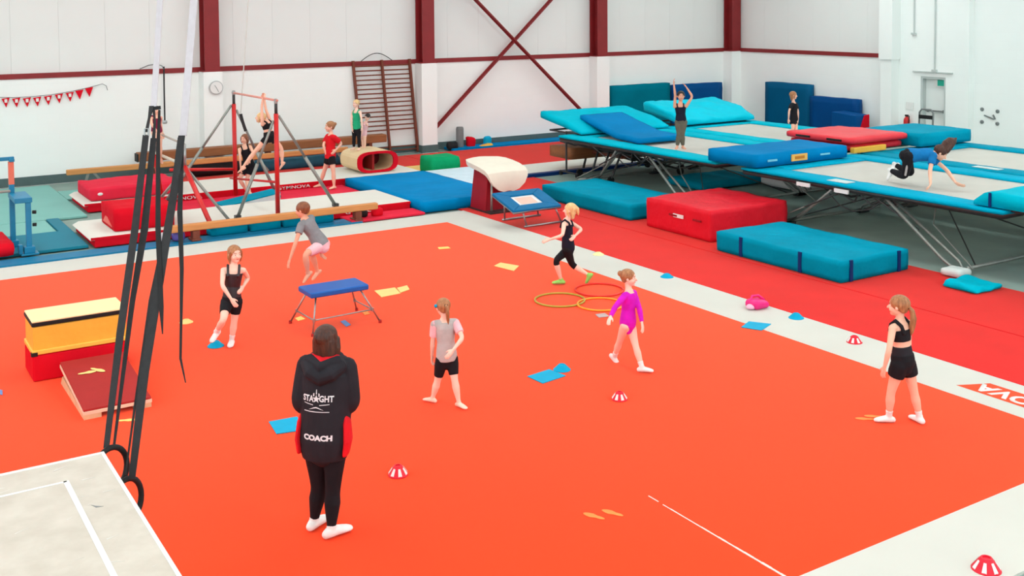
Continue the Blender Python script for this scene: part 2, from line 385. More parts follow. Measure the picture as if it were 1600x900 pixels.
# ------------------------------------------------------------------ sprung floor
gf = empty('sprung_floor', (-6, -6, 0), 'large orange gymnastics floor with a white border', 'gym floor')
BW = .80; FX0 = -12.0
for i in range(6):
    x0 = -2*(i+1)
    MB().box(x0, x0+2, -12, 0, -.03, 0).build('carpet_strip', G['orange'], gf)
MB().box(FX0-BW, BW, 0.003, BW, -.03, .002).build('border_strip', G['border_white'], gf)
MB().box(FX0-BW, BW, -12-BW, -12.003, -.03, .002).build('border_strip', G['border_white'], gf)
MB().box(0.003, BW, -12, 0, -.03, .002).build('border_strip', G['border_white'], gf)
MB().box(FX0-BW, FX0-.003, -12, 0, -.03, .002).build('border_strip', G['border_white'], gf)
sm = MB(); yy = -12.0
while yy < -10.75:
    w1 = .012*(1-(yy+12)/1.4)+.004; w1 *= random.uniform(.7, 1.2); sm.box(-3.985-w1/2, -3.985+w1, yy, yy+.09, -.01, .0035); yy += .088
sm.box(-3.985, -3.977, -10.62, -10.5, -.01, .0035); sm.build('frayed_seam', G['white_vinyl'], gf)
# floor logo on the white border, reading from the far side
LZ = .002
MB().prism([(.25, -10.30, LZ), (.25, -12.02, LZ), (.58, -12.02, LZ), (.58, -10.46, LZ)], (0, 0, .002)).build('logo_panel', G['print_orange'], gf)
text('GYMNOVA', .29, G['print_white'], gf, (.415, -11.16, .004), (0, 1, 0), (-1, 0, 0), 'logo_lettering', .001, .010, sx=1.0)
# ------------------------------------------------------------------ carpets
def slab(name, x0, x1, y0, y1, z0, z1, m, label, cat, bevel=.006, **k):
    return thing(name, MB().box(x0, x1, y0, y1, z0, z1), m, label, cat, bevel=bevel, **k)
slab('carpet_runner', BW+.004, 2.30, -15, 3.35, -.02, .004, G['red_carpet'], 'red carpet runner lying along the white floor border', 'carpet')
slab('carpet_runner', 2.304, 4.12, -15, 3.35, -.02, .008, G['red_carpet'], 'red carpet runner beneath the two blue foam mats and red block', 'carpet')
slab('carpet_runner', 3.3, 13.5, 4.9, 8.3, -.02, .01, G['red_carpet'], 'wide red carpet spread along the back wall behind the vault', 'carpet')
slab('carpet_runner', -3.0, 3.296, 6.6, 8.3, -.02, .006, G['red_carpet'], 'narrow red carpet below the wall bars', 'carpet')
slab('edge_mat', 4.8, 10.35, 8.32, 8.84, 0, .06, G['blue_vinyl'], 'flat blue strip mat against the back wall skirting', 'mat')
slab('runway', 3.4, 9.5, 3.62, 4.86, -.02, .05, G['white_vinyl'], 'white runway strip crossing behind the vaulting table', 'mat')
slab('runway_edge', 3.4, 9.5, 3.42, 3.60, -.02, .06, G['navy_vinyl'], 'narrow navy edging strip along the white runway', 'mat')
slab('panel_mat', 1.98, 3.38, 2.75, 4.86, .012, .14, mat('pale_blue', (214, 232, 244), .5, .3), 'pale white landing mat between blue mat and vaulting table', 'mat', bevel=.02)
slab('panel_mat', 1.98, 3.38, 2.62, 2.74, .012, .13, G['navy_vinyl'], 'navy strip mat in front of the pale landing mat', 'mat', bevel=.02)
slab('floor_edge_strip', -14, -1.3, BW+.004, 1.22, -.02, .03, mat('edge_blue', (0, 118, 160), .5, .3), 'blue strip bordering the far edge of the orange floor', 'mat')
# ------------------------------------------------------------------ landing mats
def landing(x0, x1, y0, y1, h, lb, txt=()):
    e = empty('landing_mat', ((x0+x1)/2, (y0+y1)/2, 0), lb, 'mat')
    MB().box(x0+.02, x1, y0, y1, 0.0, h-.035).build('foam_base', G['red_vinyl'], e, bevel=.02)
    MB().hexa([(x0-.05, y0, h-.06), (x1, y0, h-.06), (x1, y1, h-.06), (x0-.05, y1, h-.06)], [(x0+.06, y0+.015, h), (x1, y0+.015, h), (x1, y1-.015, h), (x0+.06, y1-.015, h)]).build('top_cover', G['white_vinyl'], e, bevel=.015)
    MB().box(x0-.04, x1, y0-.012, y0-.001, h-.05, h-.008).build('piping', G['red_vinyl'], e)
    for tx in txt: text('GYMNOVA', .10, G['print_white'], e, (tx, y0-.003, h*.52), (1, 0, 0), (0, 0, 1), 'lettering', .002, .002, sx=1.5)
    return e
landing(-5.83, -.02, 1.42, 3.02, .18, 'white topped red landing mat under the near bar uprights', (-1.0,))
landing(-5.3, 1.92, 4.72, 6.32, .18, 'white topped red landing mat nearer the back wall', (-3.45, -1.12))
def softthing(name, dims, m, label, cat, group=None, **k):
    mb = soft(*dims, **k); return thing(name, mb, m, label, cat, group, smooth=True)
slab('strip_mat', -4.6, -.03, 3.06, 4.66, 0, .05, G['pink_red'], 'thin red mat filling the gap between both landing mats', 'mat', bevel=.015)
slab('strip_mat', -1.5, -.0, .84, 1.38, 0, .05, G['pink_red'], 'thin red mat at the corner of the white floor border', 'mat', bevel=.015)
bl = softthing('landing_mat', (.01, 1.95, .98, 4.62, 0, .20), G['blue_vinyl'], 'flat bright blue landing mat at the floor corner', 'mat', res=.12, rnd=.02, wr=.008, seed=3)
cm = empty('crash_mat', (-4.6, 5.5, .19), 'crumpled red crash mat lying on the far landing mat', 'mat')
link('cover', soft(-5.2, -3.5, 4.85, 6.15, .19, .44, .07, .025, .028, 11).mesh('cover', org(cm)), G['pink_red'], cm, True)
MB().sphere((-5.02, 4.84, .32), (.05, .015, .03)).build('badge', G['print_white'], cm)
rb = empty('foam_block', (-4.9, 2.1, .185), 'red rectangular foam block on the near landing mat', 'block')
link('cover', soft(-5.45, -4.45, 1.62, 2.66, .185, .56, .12, .02, .008, 5).mesh('cover', org(rb)), G['red_vinyl'], rb, True)
MB().hexa([(-5.456, 1.8, .24), (-5.45, 1.8, .24), (-5.45, 2.5, .24), (-5.456, 2.5, .24)], [(-5.456, 2.15, .36), (-5.45, 2.15, .36), (-5.45, 2.3, .36), (-5.456, 2.3, .36)]).build('badge', mat('pale_red', (238, 110, 100), .6, .3), rb)
# teal floor mats at the left
slab('floor_mat', -9.5, -5.37, 4.30, 8.5, -.01, .03, G['pale_teal'], 'large pale teal floor mat in front of the back wall', 'mat')
slab('floor_mat', -9.5, -6.12, 3.02, 4.25, -.01, .03, G['pale_teal'], 'pale teal floor mat beside the blue bar posts', 'mat')
slab('floor_mat', -5.36, -3.05, 6.4, 7.5, -.01, .03, G['pale_teal'], 'pale teal mat between far landing mat and tan beam', 'mat')
tm = MB().prism([(-9.5, 1.5, 0), (-5.89, 1.5, 0), (-5.89, 4.25, 0), (-6.1, 4.25, 0), (-6.1, 2.98, 0), (-9.5, 2.98, 0)], (0, 0, .05))
thing('floor_mat', tm, mat('teal_mat', (0, 122, 146), .6, .3, var=.05, scale=1), 'deep teal floor mat in front of the near white landing mat', 'mat', bevel=.01)
# ------------------------------------------------------------------ blue bars at the far left
ub = empty('asymmetric_bars', (-6.88, 1.8, 0), 'blue steel bar frame at the left edge beside a red pad', 'gym bars')
for (x, y, h) in ((-6.80, 1.42, .86), (-6.95, 2.05, 1.08)):
    MB().box(x-.04, x+.04, y-.04, y+.04, .02, h).build('post', G['blue_paint'], ub, bevel=.01)
    MB().box(x-.13, x+.13, y-.12, y+.12, .03, .06).box(x-.08, x+.08, y-.08, y+.08, .06, .16).box(x-.16, x-.1, y-.05, y+.05, .05, .2).build('foot', G['blue_paint'], ub, bevel=.01)
MB().box(-6.99, -6.91, 2.01, 2.09, 1.08, 1.45).build('inner_post', mat('salmon', (226, 120, 96), .5, .4), ub)
MB().box(-7.0, -6.74, 1.38, 2.1, .86, .94).build('cross_head', G['blue_paint'], ub, bevel=.01)
MB().box(-6.98, -6.9, 1.98, 2.12, 1.45, 1.5).box(-7.35, -6.9, 2.02, 2.08, 1.47, 1.53).build('upper_bracket', G['blue_paint'], ub, bevel=.01)
MB().tube([(-11, 2.05, 1.50), (-7.3, 2.05, 1.50)], .024).build('high_bar', G['bar_wood'], ub, smooth=True)
MB().tube([(-11, 2.0, .98), (-6.98, 1.98, .98)], .024).build('low_bar', mat('bar_grey', (170, 160, 150), .5, .4), ub, smooth=True)
for z_ in (.5, .7): MB().tube([(-6.74, 1.41, z_), (-6.69, 1.39, z_)], .028).build('adjuster_knob', G['black'], ub)
softthing('crash_pad', (-9.5, -7.02, 1.25, 2.6, .05, .26), G['red_vinyl'], 'red padded mat at the left edge under blue bars', 'mat', rnd=.07, wr=.02, seed=6)
rd = empty('parallette', (-7.35, 3.2, 0), 'red tubular stand under the blue bars at left edge', 'stand')
MB().tube([(-8.2, 3.2, .74), (-7.35, 3.2, .74), (-7.22, 3.2, .6), (-7.15, 3.0, .05), (-8.2, 3.0, .05)], .03).build('frame', G['red_paint'], rd, smooth=True)
MB().tube([(-8.2, 3.1, .4), (-7.2, 3.1, .4)], .025).build('rail', G['red_paint'], rd, smooth=True)
MB().box(-7.3, -7.12, 3.0, 3.1, .4, .55).build('clamp', G['black'], rd)
# ------------------------------------------------------------------ red gymnastics bars
hb = empty('high_bar', (-2.65, 2.7, .18), 'tall red high bar frame with grey stay struts', 'gym bars')
HX = -2.65
HA, HB = Vector((HX, 3.88, 2.24)), Vector((HX, 1.5, 2.26))
for p in (HA, HB):
    MB().tube([(HX, p.y, .19), (HX, p.y, 2.02)], .042, 12).build('upright', G['red_paint'], hb, smooth=True)
    MB().tube([(HX, p.y, 2.02), (HX, p.y, 2.22)], .028, 10).build('inner_post', G['dark_steel'], hb, smooth=True)
    MB().lathe((HX, p.y, 2.20), [(.03, 0), (.035, .02), (.035, .07), (.02, .09)], 10).build('bar_clamp', G['steel'], hb)
MB().tube([HA+Vector((0, .08, 0)), HB-Vector((0, .08, 0))], .02, 10).build('bar', mat('chalk_pink', (226, 150, 136), .5, .4), hb, smooth=True)
MB().tube([(HX, 4.19, .50), (HX, 1.5, .78)], .022).build('low_rail', G['red_paint'], hb, smooth=True)
MB().tube([(HX, 3.88, .72), (-4.10, 3.2, .92)], .03).build('tie_rail', G['red_paint'], hb, smooth=True)
for p, q in (((HX+.05, 1.5, 1.98), (-1.45, 1.7, .2)), ((HX-.05, 1.5, 1.9), (-3.35, 1.62, .2)), ((HX-.05, 3.88, 2.0), (-4.0, 3.95, .2)), ((HX+.05, 3.88, 1.9), (-1.75, 3.95, .06))):
    p, q = Vector(p), Vector(q); m_ = p.lerp(q, .45)
    s_ = MB().tube([p, m_], .024, 8).tube([m_, q], .032, 8).build('stay_strut', G['galvanised'], hb, smooth=True)
    MB().box(q.x-.05, q.x+.05, q.y-.05, q.y+.05, q.z-.015, q.z+.04).build('stay_foot', G['dark_steel'], s_)
lb_ = empty('low_bar_frame', (-4.1, 3.0, .18), 'lower red bar frame with crossed struts behind the black straps', 'gym bars')
LA, LB = Vector((-4.1, 4.3, 1.53)), Vector((-4.1, 2.2, 1.50))
for p, s_ in ((LA, 1), (LB, -1)):
    MB().tube([(-4.1, p.y, 1.1), (-3.98, p.y-.25+.9*(s_ < 0)*-1+.25*(s_ > 0), .19)], .042, 12).build('upright', G['red_paint'], lb_, smooth=True)
    MB().tube([(-4.1, p.y, 1.08), (-4.1, p.y, 1.5)], .028, 10).build('inner_post', G['steel'], lb_, smooth=True)
MB().tube([LA, LB], .02, 10).build('bar', G['bar_grey'], lb_, smooth=True)
MB().tube([(-4.1, 4.3, 1.12), (-4.1, 2.2, 1.12)], .03).build('cross_rail', mat('pale_rail', (206, 196, 180), .5, .4), lb_, smooth=True)
MB().box(-4.16, -4.04, 4.2, 4.38, .85, 1.05).build('gusset', G['red_paint'], lb_)
for p, q in (((-4.1, 2.2, 1.1), (-3.55, 1.5, .2)), ((-4.08, 2.2, 1.08), (-4.6, 2.9, .2))):
    MB().tube([p, q], .028, 8).build('stay_strut', G['galvanised'], lb_, smooth=True)
# low springboard between the bars
sbb = empty('springboard', (-2.6, 3.3, .05), 'small blue and white springboard between the landing mats', 'springboard')
MB().hexa([(-3.15, 3.05, .06), (-1.95, 3.25, .06), (-1.95, 3.75, .06), (-3.15, 3.6, .06)], [(-3.15, 3.05, .13), (-1.95, 3.25, .26), (-1.95, 3.75, .26), (-3.15, 3.6, .13)]).build('base', mat('ice_white', (214, 232, 232), .5, .3), sbb, bevel=.01)
MB().hexa([(-3.15, 3.04, .135), (-1.95, 3.24, .265), (-1.95, 3.74, .265), (-3.15, 3.59, .135)], [(-3.15, 3.04, .155), (-1.95, 3.24, .285), (-1.95, 3.74, .285), (-3.15, 3.59, .155)]).build('top_pad', G['teal_vinyl'], sbb, bevel=.005)
# ------------------------------------------------------------------ low beam beside the floor
lbm = empty('balance_beam', (-3.2, .9, 0), 'low tan balance beam along the white floor border', 'beam')
B0, B1 = at(245, 372, z=.30), at(585, 337, z=.30); B0.y = B1.y = .95
B0.x = -4.75; B1.x = -.95
MB().box(B0.x, B1.x, .88, 1.0, .20, .32).build('beam', G['wood'], lbm, bevel=.025, seg=3)
for x in (-4.3, -1.35):
    MB().box(x-.06, x+.06, .86, 1.02, .03, .2).box(x-.08, x+.08, .84, 1.1, .03, .07).build('support', G['bar_wood'], lbm, bevel=.01)
for i, (x0, x1) in enumerate(((-4.0, -3.35), (-3.3, -2.75), (-2.7, -1.75))):
    softthing('foam_wedge', (x0, x1, 1.06, 1.36, .03, .2), G['teal_vinyl'], ('short teal pad left of centre under the tan beam', 'middle teal pad under the tan beam', 'longest teal pad under the right half of the tan beam')[i], 'pad', res=.1, rnd=.02, wr=.01, seed=i)
for i, (x, y, c_, l_) in enumerate(((-4.78, 1.1, 'strap_white', 'small white bottle beside the left end of the tan beam'), (-4.55, 1.05, 'mid_purple', 'small purple bag near the left end of tan beam'), (-1.2, 1.1, 'black', 'small dark bag near the right end of tan beam'), (-.9, 1.06, 'red_vinyl', 'small red bag past the right end of tan beam'))):
    if c_ == 'mid_purple': mat('mid_purple', (96, 84, 160), .6, .3)
    softthing('bag', (x-.11, x+.11, y-.08, y+.08, .04, .19), G[c_], l_, 'bag', res=.05, rnd=.05, wr=.02, seed=i*3)
# ------------------------------------------------------------------ benches / beams at the wall
bn = empty('balance_beam', (-2.2, 7.6, 0), 'pale tan balance beam standing parallel to the back wall', 'beam')
MB().box(-5.15, 1.4, 7.55, 7.67, .34, .46).build('beam', G['wood'], bn, bevel=.02, seg=3)
for x in (-4.7, -1.0, 1.0):
    MB().bar((x-.1, 7.61, .045), (x, 7.61, .36), .05, .05).bar((x+.35, 7.61, .045), (x+.1, 7.61, .36), .05, .05).build('leg', G['galvanised'], bn)
b2 = empty('gym_bench', (-.3, 8.3, 0), 'long brown wooden bench against the back wall', 'bench')
MB().box(-3.5, 2.75, 8.16, 8.46, .42, .62).build('plank', G['dark_wood'], b2, bevel=.02)
MB().box(-3.53, -3.5, 8.18, 8.44, .42, .60).build('end_cap', G['black'], b2)
for x in (-3.1, -.4, 2.3): MB().box(x-.04, x+.04, 8.18, 8.44, .01, .42).build('leg', G['bar_wood'], b2)
softthing('gym_mat', (-.9, 2.2, 7.75, 8.1, .01, .26), mat('dim_teal', (28, 100, 124), .5, .35, var=.1), 'dark teal mat tucked under the brown bench', 'mat', rnd=.03, wr=.02, seed=9)
softthing('kit_bag', (-2.4, -1.1, 7.75, 8.1, .01, .36), G['black'], 'large black kit bag beneath the brown bench', 'bag', rnd=.1, wr=.03, seed=14)
# ------------------------------------------------------------------ wall bars (leaning on the wall)
wbr = empty('wall_bars', (3.1, 8.7, 0), 'brown wooden double wall bars left of the white pier', 'wall bars')
def wbp(u, h): return Vector((2.12+u*.82+(1-h/2.5)*.17, YB-.06-(1-h/2.5)*.10, h))
for u in (0, 1, 2): MB().bar(wbp(u, .02), wbp(u, 2.52), .05, .09, (0, 1, 0)).build('post', G['bar_wood'], wbr)
rung = None
for u in (0, 1):
    for i in range(16):
        h = .12 if i == 0 else .66+.122*(i-1)
        if i == 0:
            for hh in (.10, .20): MB().tube([wbp(u, hh), wbp(u+1, hh)], .018, 6).build('rung', G['bar_wood'], wbr)
            continue
        MB().tube([wbp(u, h), wbp(u+1, h)], .019, 6).build('rung', G['bar_wood'], wbr)
thing('looped_cable', MB().tube([(2.35+.045*i, YB-.05, 2.50+.2*math.sin(math.pi*i/20)) for i in range(21)], .010), G['black'], 'thin black cable looping above the wall bars', 'cable')
# ------------------------------------------------------------------ clock, bunting
ck = empty('wall_clock', (-1.6, YB-.42, 2.0), 'round white wall clock on the white pier', 'clock')
cc = Vector((-1.60, YB-.405, 2.02))
MB().lathe(cc, [(.16, 0), (.165, -.02), (.165, -.045), (.145, -.05)], 28, 'y').build('rim', mat('clock_rim', (176, 178, 178), .4, .4), ck, smooth=False)
MB().lathe(cc, [(.145, -.046), (.145, -.053)], 28, 'y').build('dial', G['print_white'], ck)
MB().bar(cc+Vector((0, -.057, 0)), cc+Vector((.05, -.057, -.10)), .006, .016, (0, 1, 0)).build('minute_hand', G['grey_plastic'], ck)
MB().bar(cc+Vector((0, -.06, 0)), cc+Vector((-.04, -.06, .06)), .006, .018, (0, 1, 0)).build('hour_hand', G['grey_plastic'], ck)
bt = empty('bunting', (-5.2, YB-.04, 2.1), 'string of red triangular bunting flags on the white wall', 'bunting')
bp = [at(px, py, y=YB-.04) for px, py in ((-60, 140), (-30, 147), (0, 152), (20, 152.5), (50, 151), (80, 148), (110, 143), (140, 136.5), (160, 131), (166, 134), (168, 141))]
MB().tube(bp, .007, 6).build('cord', G['grey_plastic'], bt)
for i, (px, py) in enumerate(((-8, 153), (8.8, 153.5), (25.3, 153.5), (42, 153), (58, 152), (75, 150), (92, 147), (109, 144.5), (124, 141), (139, 137))):
    a = at(px-6.5, py+1.0, y=YB-.045); b = at(px+6.5, py-1.2, y=YB-.045); c_ = at(px+1, py+14.5, y=YB-.05)
    fl = MB().prism([a, b, c_], (0, .006, 0)).build('flag', G['red_vinyl'], bt)
    if i < 8:
        m0 = (a+b+c_)/3
        MB().box(m0.x-.028, m0.x+.028, m0.y-.012, m0.y-.004, m0.z-.03, m0.z+.045).build('emblem', G['print_white'], fl)
# ------------------------------------------------------------------ barrel, green mat, vault
br = empty('barrel_trainer', (1.05, 5.45, .18), 'beige topped foam arch with a hollow red end', 'foam block')
bx0, bx1, by0, by1, bz = .45, 1.62, 5.02, 5.95, .185
def arch(y, r, top=None):
    pts = []
    for i in range(25):
        a = math.pi*2*i/24; x = math.cos(a); z = math.sin(a)
        x = math.copysign(abs(x)**.55, x); z = math.copysign(abs(z)**.7, z)
        pts.append(Vector((1.0+x*.50*r, y, bz+.24+z*.24*r)))
    return pts[:-1]
def shell(y0, y1, r0, r1):
    q = MB(); o0, o1, i0, i1 = arch(y0, r0), arch(y1, r0), arch(y0, r1), arch(y1, r1); k = len(o0)
    q.add(o0+o1+i0+i1, [(i, (i+1) % k, k+(i+1) % k, k+i) for i in range(k)] + [(2*k+i, 3*k+i, 3*k+(i+1) % k, 2*k+(i+1) % k) for i in range(k)] +
          [(i, 2*k+i, 2*k+(i+1) % k, (i+1) % k) for i in range(k)] + [(k+i, k+(i+1) % k, 3*k+(i+1) % k, 3*k+i) for i in range(k)])
    return q
shell(5.05, 5.98, 1.0, .80).build('shell', G['beige_leather'], br, smooth=False)
shell(5.0, 5.05, 1.0, .78).build('end_ring', G['red_vinyl'], br)
MB().prism([p+Vector((0, .001, 0)) for p in arch(5.78, .79)], (0, .05, 0)).build('inner_wall', mat('dark_red', (126, 20, 30), .6, .3), br)
MB().box(.9, .95, 5.1, 5.8, bz+.06, bz+.44).build('divider', G['board_red'], br)
softthing('foam_roll', (2.35, 3.15, 5.0, 5.62, .0, .40), G['green_vinyl'], 'green foam block beside the bright blue landing mat', 'block', res=.1, rnd=.06, wr=.025, seed=4)
slab('floor_mat', 1.96, 3.28, 4.9, 6.4, -.02, .03, mat('pale_yellow', (246, 204, 120), .6, .3), 'small yellow mat behind the green foam block', 'mat')
# vault table
vt = empty('vault_table', (1.55, .95, 0), 'beige tongue shaped vaulting table on a red padded base', 'vault')
# side profile (along local length), lofted tongue: long axis y (far) -> near
vx = 1.46
prof = [(.20, .40, .10), (.185, .45, .24), (.18, .55, .36), (.19, .68, .43), (.23, .77, .455), (.33, .83, .465), (.55, .88, .47), (.80, .91, .47), (1.02, .93, .45), (1.18, .94, .38), (1.28, .935, .26), (1.32, .93, .12)]
q = MB(); nu = 13; top = []; bot = []
for i, (yy, h, hw) in enumerate(prof):
    y2, h2 = prof[min(i+1, len(prof)-1)][:2]; y1_, h1 = prof[max(i-1, 0)][:2]; tx_, tz_ = y2-y1_, h2-h1; ln_ = math.hypot(tx_, tz_); ny_, nz_ = tz_/ln_, -tx_/ln_
    for j in range(nu):
        u = -1+2*j/(nu-1); top.append(Vector((vx+u*hw, yy, h-.02*u*u)))
    for j in range(nu):
        u = -1+2*j/(nu-1); bot.append(Vector((vx+u*hw*.95, yy+ny_*.10, h+nz_*.10-.02*u*u)))
K = len(prof); vs = top+bot; o_ = len(top); fs = []
for i in range(K-1):
    for j in range(nu-1):
        a = i*nu+j; fs.append((a, a+1, a+nu+1, a+nu)); fs.append((o_+a, o_+a+nu, o_+a+nu+1, o_+a+1))
for j in range(nu-1): fs.append((j, o_+j, o_+j+1, j+1)); e_ = (K-1)*nu; fs.append((e_+j, e_+j+1, o_+e_+j+1, o_+e_+j))
for i in range(K-1):
    a = i*nu; fs.append((a, a+nu, o_+a+nu, o_+a)); a = i*nu+nu-1; fs.append((a, o_+a, o_+a+nu, a+nu))
q.add(vs, fs); q.mi = [0 if i < 4 else 1 for i in range(K-1) for j in range(nu-1) for _ in (0, 1)]+[2]*(len(fs)-2*(K-1)*(nu-1))
tp = q.build('padded_top', [mat('vault_white', (232, 224, 208), .55, .15, var=.03), mat('vault_beige', (226, 200, 160), .55, .15, var=.04), mat('vault_tan', (206, 158, 104), .55, .15, var=.04)], vt, bevel=.02, seg=3)
MB().hexa([(1.03, .38, 0), (1.78, .38, 0), (1.78, .95, 0), (1.03, .95, 0)], [(1.12, .42, .78), (1.72, .42, .78), (1.72, .93, .81), (1.12, .93, .81)]).build('base_pad', mat('vault_red', (150, 20, 34), .5, .2), vt, bevel=.02)
MB().tube([(1.08, .22, .05), (1.14, .30, .60)], .022).build('strut', G['galvanised'], vt, smooth=True)
MB().box(1.0, 1.85, .12, .96, .006, .03).build('floor_plate', G['dark_steel'], vt)
# mini trampoline
mt = empty('mini_trampoline', (1.15, -.95, 0), 'small square blue framed mini trampoline tilted on steel legs', 'trampoline')
def mp(u, v, o=0): # u along x, v along y (0 near camera .. 1 far)
    return Vector((.60+u*.98, -1.32+v*.70, .31+.20*v))
cx0 = [mp(-.0, 0), mp(1, 0), mp(1, 1), mp(0, 1)]
def ringpad(a, b, t):
    q = MB(); c0 = [mp(a, a), mp(1-a, a), mp(1-a, 1-a), mp(a, 1-a)]; c1 = [mp(b, b), mp(1-b, b), mp(1-b, 1-b), mp(b, 1-b)]
    for i in range(4):
        j = (i+1) % 4; q.hexa([c0[i], c0[j], c1[j], c1[i]], [p+Vector((0, -.01, t)) for p in (c0[i], c0[j], c1[j], c1[i])])
    return q
ringpad(-.02, .24, .05).build('frame_pad', mat('mini_blue', (0, 108, 160), .5, .15, var=.06), mt, bevel=.015)
q = MB().hexa([mp(.24, .24), mp(.76, .24), mp(.76, .76), mp(.24, .76)], [mp(a, b)+Vector((0, 0, .02)) for a, b in ((.24, .24), (.76, .24), (.76, .76), (.24, .76))]); bd = q.build('bed', G['print_white'], mt)
q = MB().hexa([mp(a, b)+Vector((0, 0, .021)) for a, b in ((.32, .32), (.68, .32), (.68, .68), (.32, .68))], [mp(a, b)+Vector((0, 0, .024)) for a, b in ((.32, .32), (.68, .32), (.68, .68), (.32, .68))]); q.build('centre_mark', mat('peach', (240, 196, 180), .7, .2), bd)
MB().tube([mp(0, 0), mp(1, 0), mp(1, 1), mp(0, 1)], .025, closed=True).build('frame', G['steel'], mt, smooth=True)
ft_ = [(.92, -1.24), (1.66, -1.24), (1.66, -.50), (.92, -.50)]
for (u, v), (fx_, fy_) in zip(((.22, .08), (.92, .08), (.92, .92), (.22, .92)), ft_):
    MB().tube([mp(u, v), (fx_, fy_, .03)], .016).build('leg', G['steel'], mt, smooth=True)
for a_, b_ in ((0, 1), (3, 2)): MB().tube([(ft_[a_][0]-.05, ft_[a_][1], .025), (ft_[b_][0]+.05, ft_[b_][1], .025)], .018).build('floor_bar', G['steel'], mt, smooth=True)
# ------------------------------------------------------------------ foam mats on the red runner
fm = empty('foam_mat', (3.5, -.4, 0), 'teal foam crash mat beyond the red foam block', 'mat')
link('cover', soft(2.75, 4.15, -1.85, 1.0, .012, .30, .08, .022, .012, 21).mesh('cover', org(fm)), G['teal_vinyl'], fm, True)
rm = empty('foam_mat', (3.7, -3.2, 0), 'big red foam block between the two teal mats', 'block')
link('cover', soft(2.72, 4.50, -4.0, -2.35, .012, .53, .07, .02, .016, 31).mesh('cover', org(rm)), mat('red_loose', (222, 32, 48), .45, .08, var=.05, scale=2, bump=.6, bscale=3), rm, True)
MB().box(2.69, 2.705, -3.35, -3.1, .30, .36).build('badge', G['print_white'], rm)
for yy in (-3.0, -3.6): MB().bar((2.69, yy, .33), (2.69, yy-.2, .33), .015, .03).build('handle', mat('dark_red2', (150, 12, 26), .6, .3), rm)
f2 = empty('foam_mat', (3.15, -5.7, 0), 'teal foam mat with black straps nearest the camera', 'mat')
link('cover', soft(2.42, 3.88, -6.95, -4.45, .012, .32, .08, .02, .012, 41).mesh('cover', org(f2)), G['teal_vinyl'], f2, True)
for yy in (-5.0, -6.2): MB().box(2.405, 2.425, yy-.03, yy+.03, .02, .32).build('strap', G['navy_vinyl'], f2)
for xx in (2.62, 3.65): MB().box(xx-.03, xx+.03, -6.968, -6.945, .02, .32).build('strap', G['navy_vinyl'], f2)
